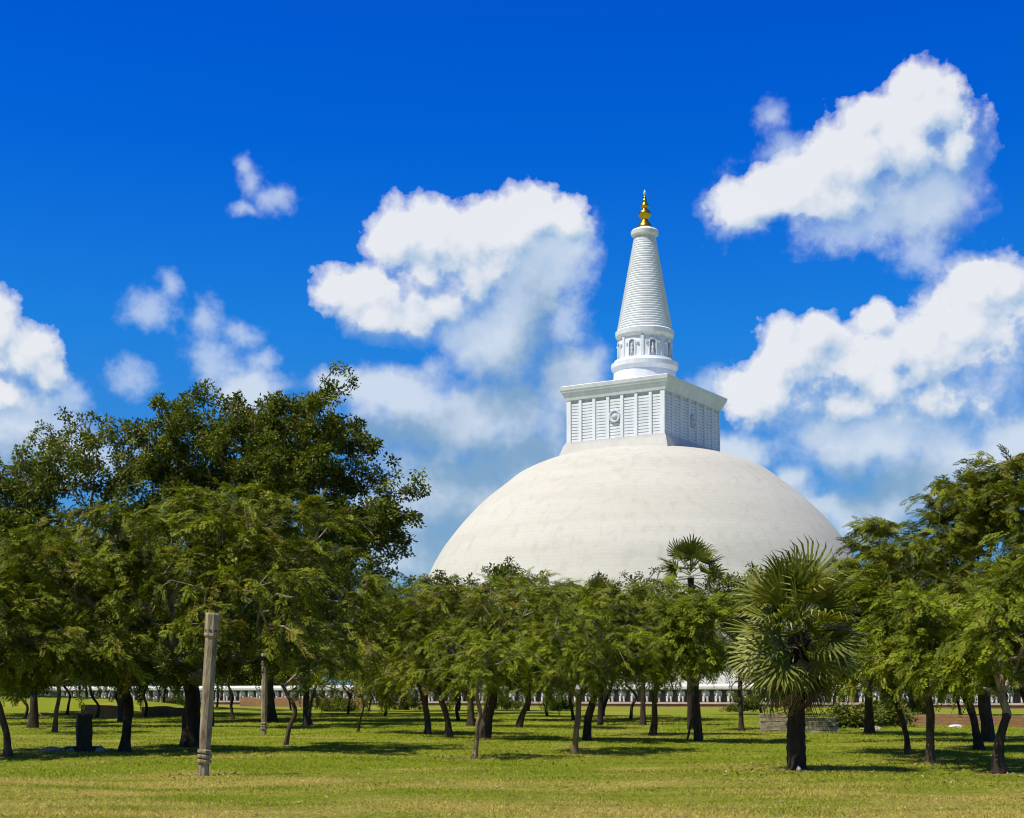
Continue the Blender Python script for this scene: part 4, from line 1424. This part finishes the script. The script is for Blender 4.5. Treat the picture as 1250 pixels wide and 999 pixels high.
rock('stone', 'flat grey stone lying left of the dark stump', 62, 46.0, .34, .25, .13, M_GREYSTONE, 1)
rock('stone', 'pale block of stone right of the dark stump', 122, 46.2, .16, .14, .14, M_GREYSTONE, 2)
rock('stone', 'small grey stone touching the foot of the dark stump', 86, 46.0, .13, .13, .1, M_GREYSTONE, 3)
rock('stone', 'dark small stone on the open lawn, left of its twin', 488, 48.3, .09, .09, .07, M_DARKSTONE, 4)
rock('stone', 'dark small stone on the open lawn, right of its twin', 495, 48.1, .08, .08, .06, M_DARKSTONE, 5)
rock('stone', 'pale rock lying by the dark trunks right of the stone footing', 1063, 71.5, .55, .4, .16, M_GREYSTONE, 6)
rock('stone', 'pale flat stone on the grass before the brick wall at right', 1167, 80.0, .35, .3, .13, M_WALLWHITE, 7)
rock('stone', 'small broken tan stone at the foot of the large palm', 975, 33.7, .06, .06, .09, M_PINK, 8)
rock('stone', 'grey rock at the foot of the grassy mound at far left', 40, 121, .7, .5, .28, M_GREYSTONE, 9)
rock('stone', 'white stone on the lawn among the shadows at right', 1150, 38.6, .045, .045, .035, M_WALLWHITE, 10)

# ruined stone footing behind the palm
D_ = 68.5
ruin = empty('stone_footing', (X(976, D_), D_, 0), 'ruined low stone footing of stacked grey slabs behind the palm trunk', 'ruin', rz=R(-9))
rg = random.Random(5)
for (xa, xb, tops) in ((-1.85, -.05, 5), (.0, 1.75, 4)):
    for r in range(tops):
        z0 = -.05 + r * .2
        bm = bmesh.new()
        x0 = xa + rg.uniform(-.04, .06)
        x1 = xb + rg.uniform(-.06, .04)
        y0 = -.45 + r * .05 + rg.uniform(-.03, .03)
        box(bm, x0, x1, y0, .5, z0, z0 + .165)
        bmesh.ops.subdivide_edges(bm, edges=bm.edges[:], cuts=5, use_grid_fill=True)
        for v in bm.verts:
            v.co += Vector((mnoise.noise(v.co * 3), mnoise.noise(v.co * 3 + Vector((5, 0, r))), mnoise.noise(v.co * 3 + Vector((0, 9, 0))) * .5)) * .05
        from_bm('slab', bm, M_GREYSTONE, ruin)

# low brick walls


def brick_wall(label, xa, Da, xb, Db, h, seed, t=.5):
    a, b = Vector((X(xa, Da), Da, 0)), Vector((X(xb, Db), Db, 0))
    L = (b - a).length
    d = (b - a).normalized()
    bm = bmesh.new()
    nseg = max(8, int(L / 1.0))
    vsl = []
    for i in range(nseg + 1):
        s = L * i / nseg
        hh = h * (1 + .28 * mnoise.noise(Vector((s * .35, seed, 0))) + .10 * mnoise.noise(Vector((s * 1.4, seed, 3))))
        vsl.append([bm.verts.new((s, y, z)) for y, z in ((-t / 2, -.2), (-t / 2, hh), (t / 2, hh), (t / 2, -.2))])
    for p, q in zip(vsl, vsl[1:]):
        for i in range(4):
            j = (i + 1) % 4
            bm.faces.new((p[i], p[j], q[j], q[i]))
    bm.faces.new(vsl[0])
    bm.faces.new(vsl[-1][::-1])
    o = from_bm('brick_wall', bm, M_BRICK)
    o.location = (a.x, a.y, 0)
    o.rotation_euler = (0, 0, math.atan2(d.y, d.x))
    return tag(o, label, 'low wall', 'ruined brick walls')


brick_wall('low orange brick bank below the elephant wall, left of the centre', 296, 222, 446, 205, 1.25, 1, 1.0)
brick_wall('low ruined brick wall across the lawn at the far right', 1062, 88, 1300, 80, .62, 2, .6)
brick_wall('broken brick footing behind the dark stump', 104, 118, 158, 114, .95, 3, .8)
brick_wall('short broken brick footing left of the thick forked trunk', 178, 121, 222, 118, .8, 4, .8)

# wooden props of the staked tree
D_ = base_D(905)
for (lab, xa, xb, yo) in (('slanting wooden prop on the left of the staked tree', 838, 849, -.1), ('slanting wooden prop on the right of the staked tree', 858, 853, .15)):
    p0 = np.array([[X(xa, D_), D_ + yo, -.05]])
    p1 = np.array([[X(xb, D_), D_ + yo * .3, 1.55]])
    V, Q = tubes(p0, p1, np.array([.045]), np.array([.038]), 8)
    o = poly_mesh('wooden_prop', V - p0, Q, M_BARK_BROWN, smooth=True)
    o.location = tuple(p0[0])
    tag(o, lab, 'prop', 'props of the staked tree')

# the turf is worn to bare earth round the feet of trunks and pillars
feet = [(o.location.x, o.location.y) for o in C.objects if o.parent is None and o.get('category') in ('tree', 'palm tree', 'stone pillar') and o.location.y < 75]
worn = np.zeros(len(gv))
for fx_, fy_ in feet:
    worn += .85 * np.exp(-((gv[:, 0] - fx_) ** 2 + (gv[:, 1] - fy_) ** 2) / (2 * .50 ** 2))
at = gr.data.attributes.new('worn', 'FLOAT', 'POINT')
at.data.foreach_set('value', np.clip(worn, 0, 1).astype(np.float32))
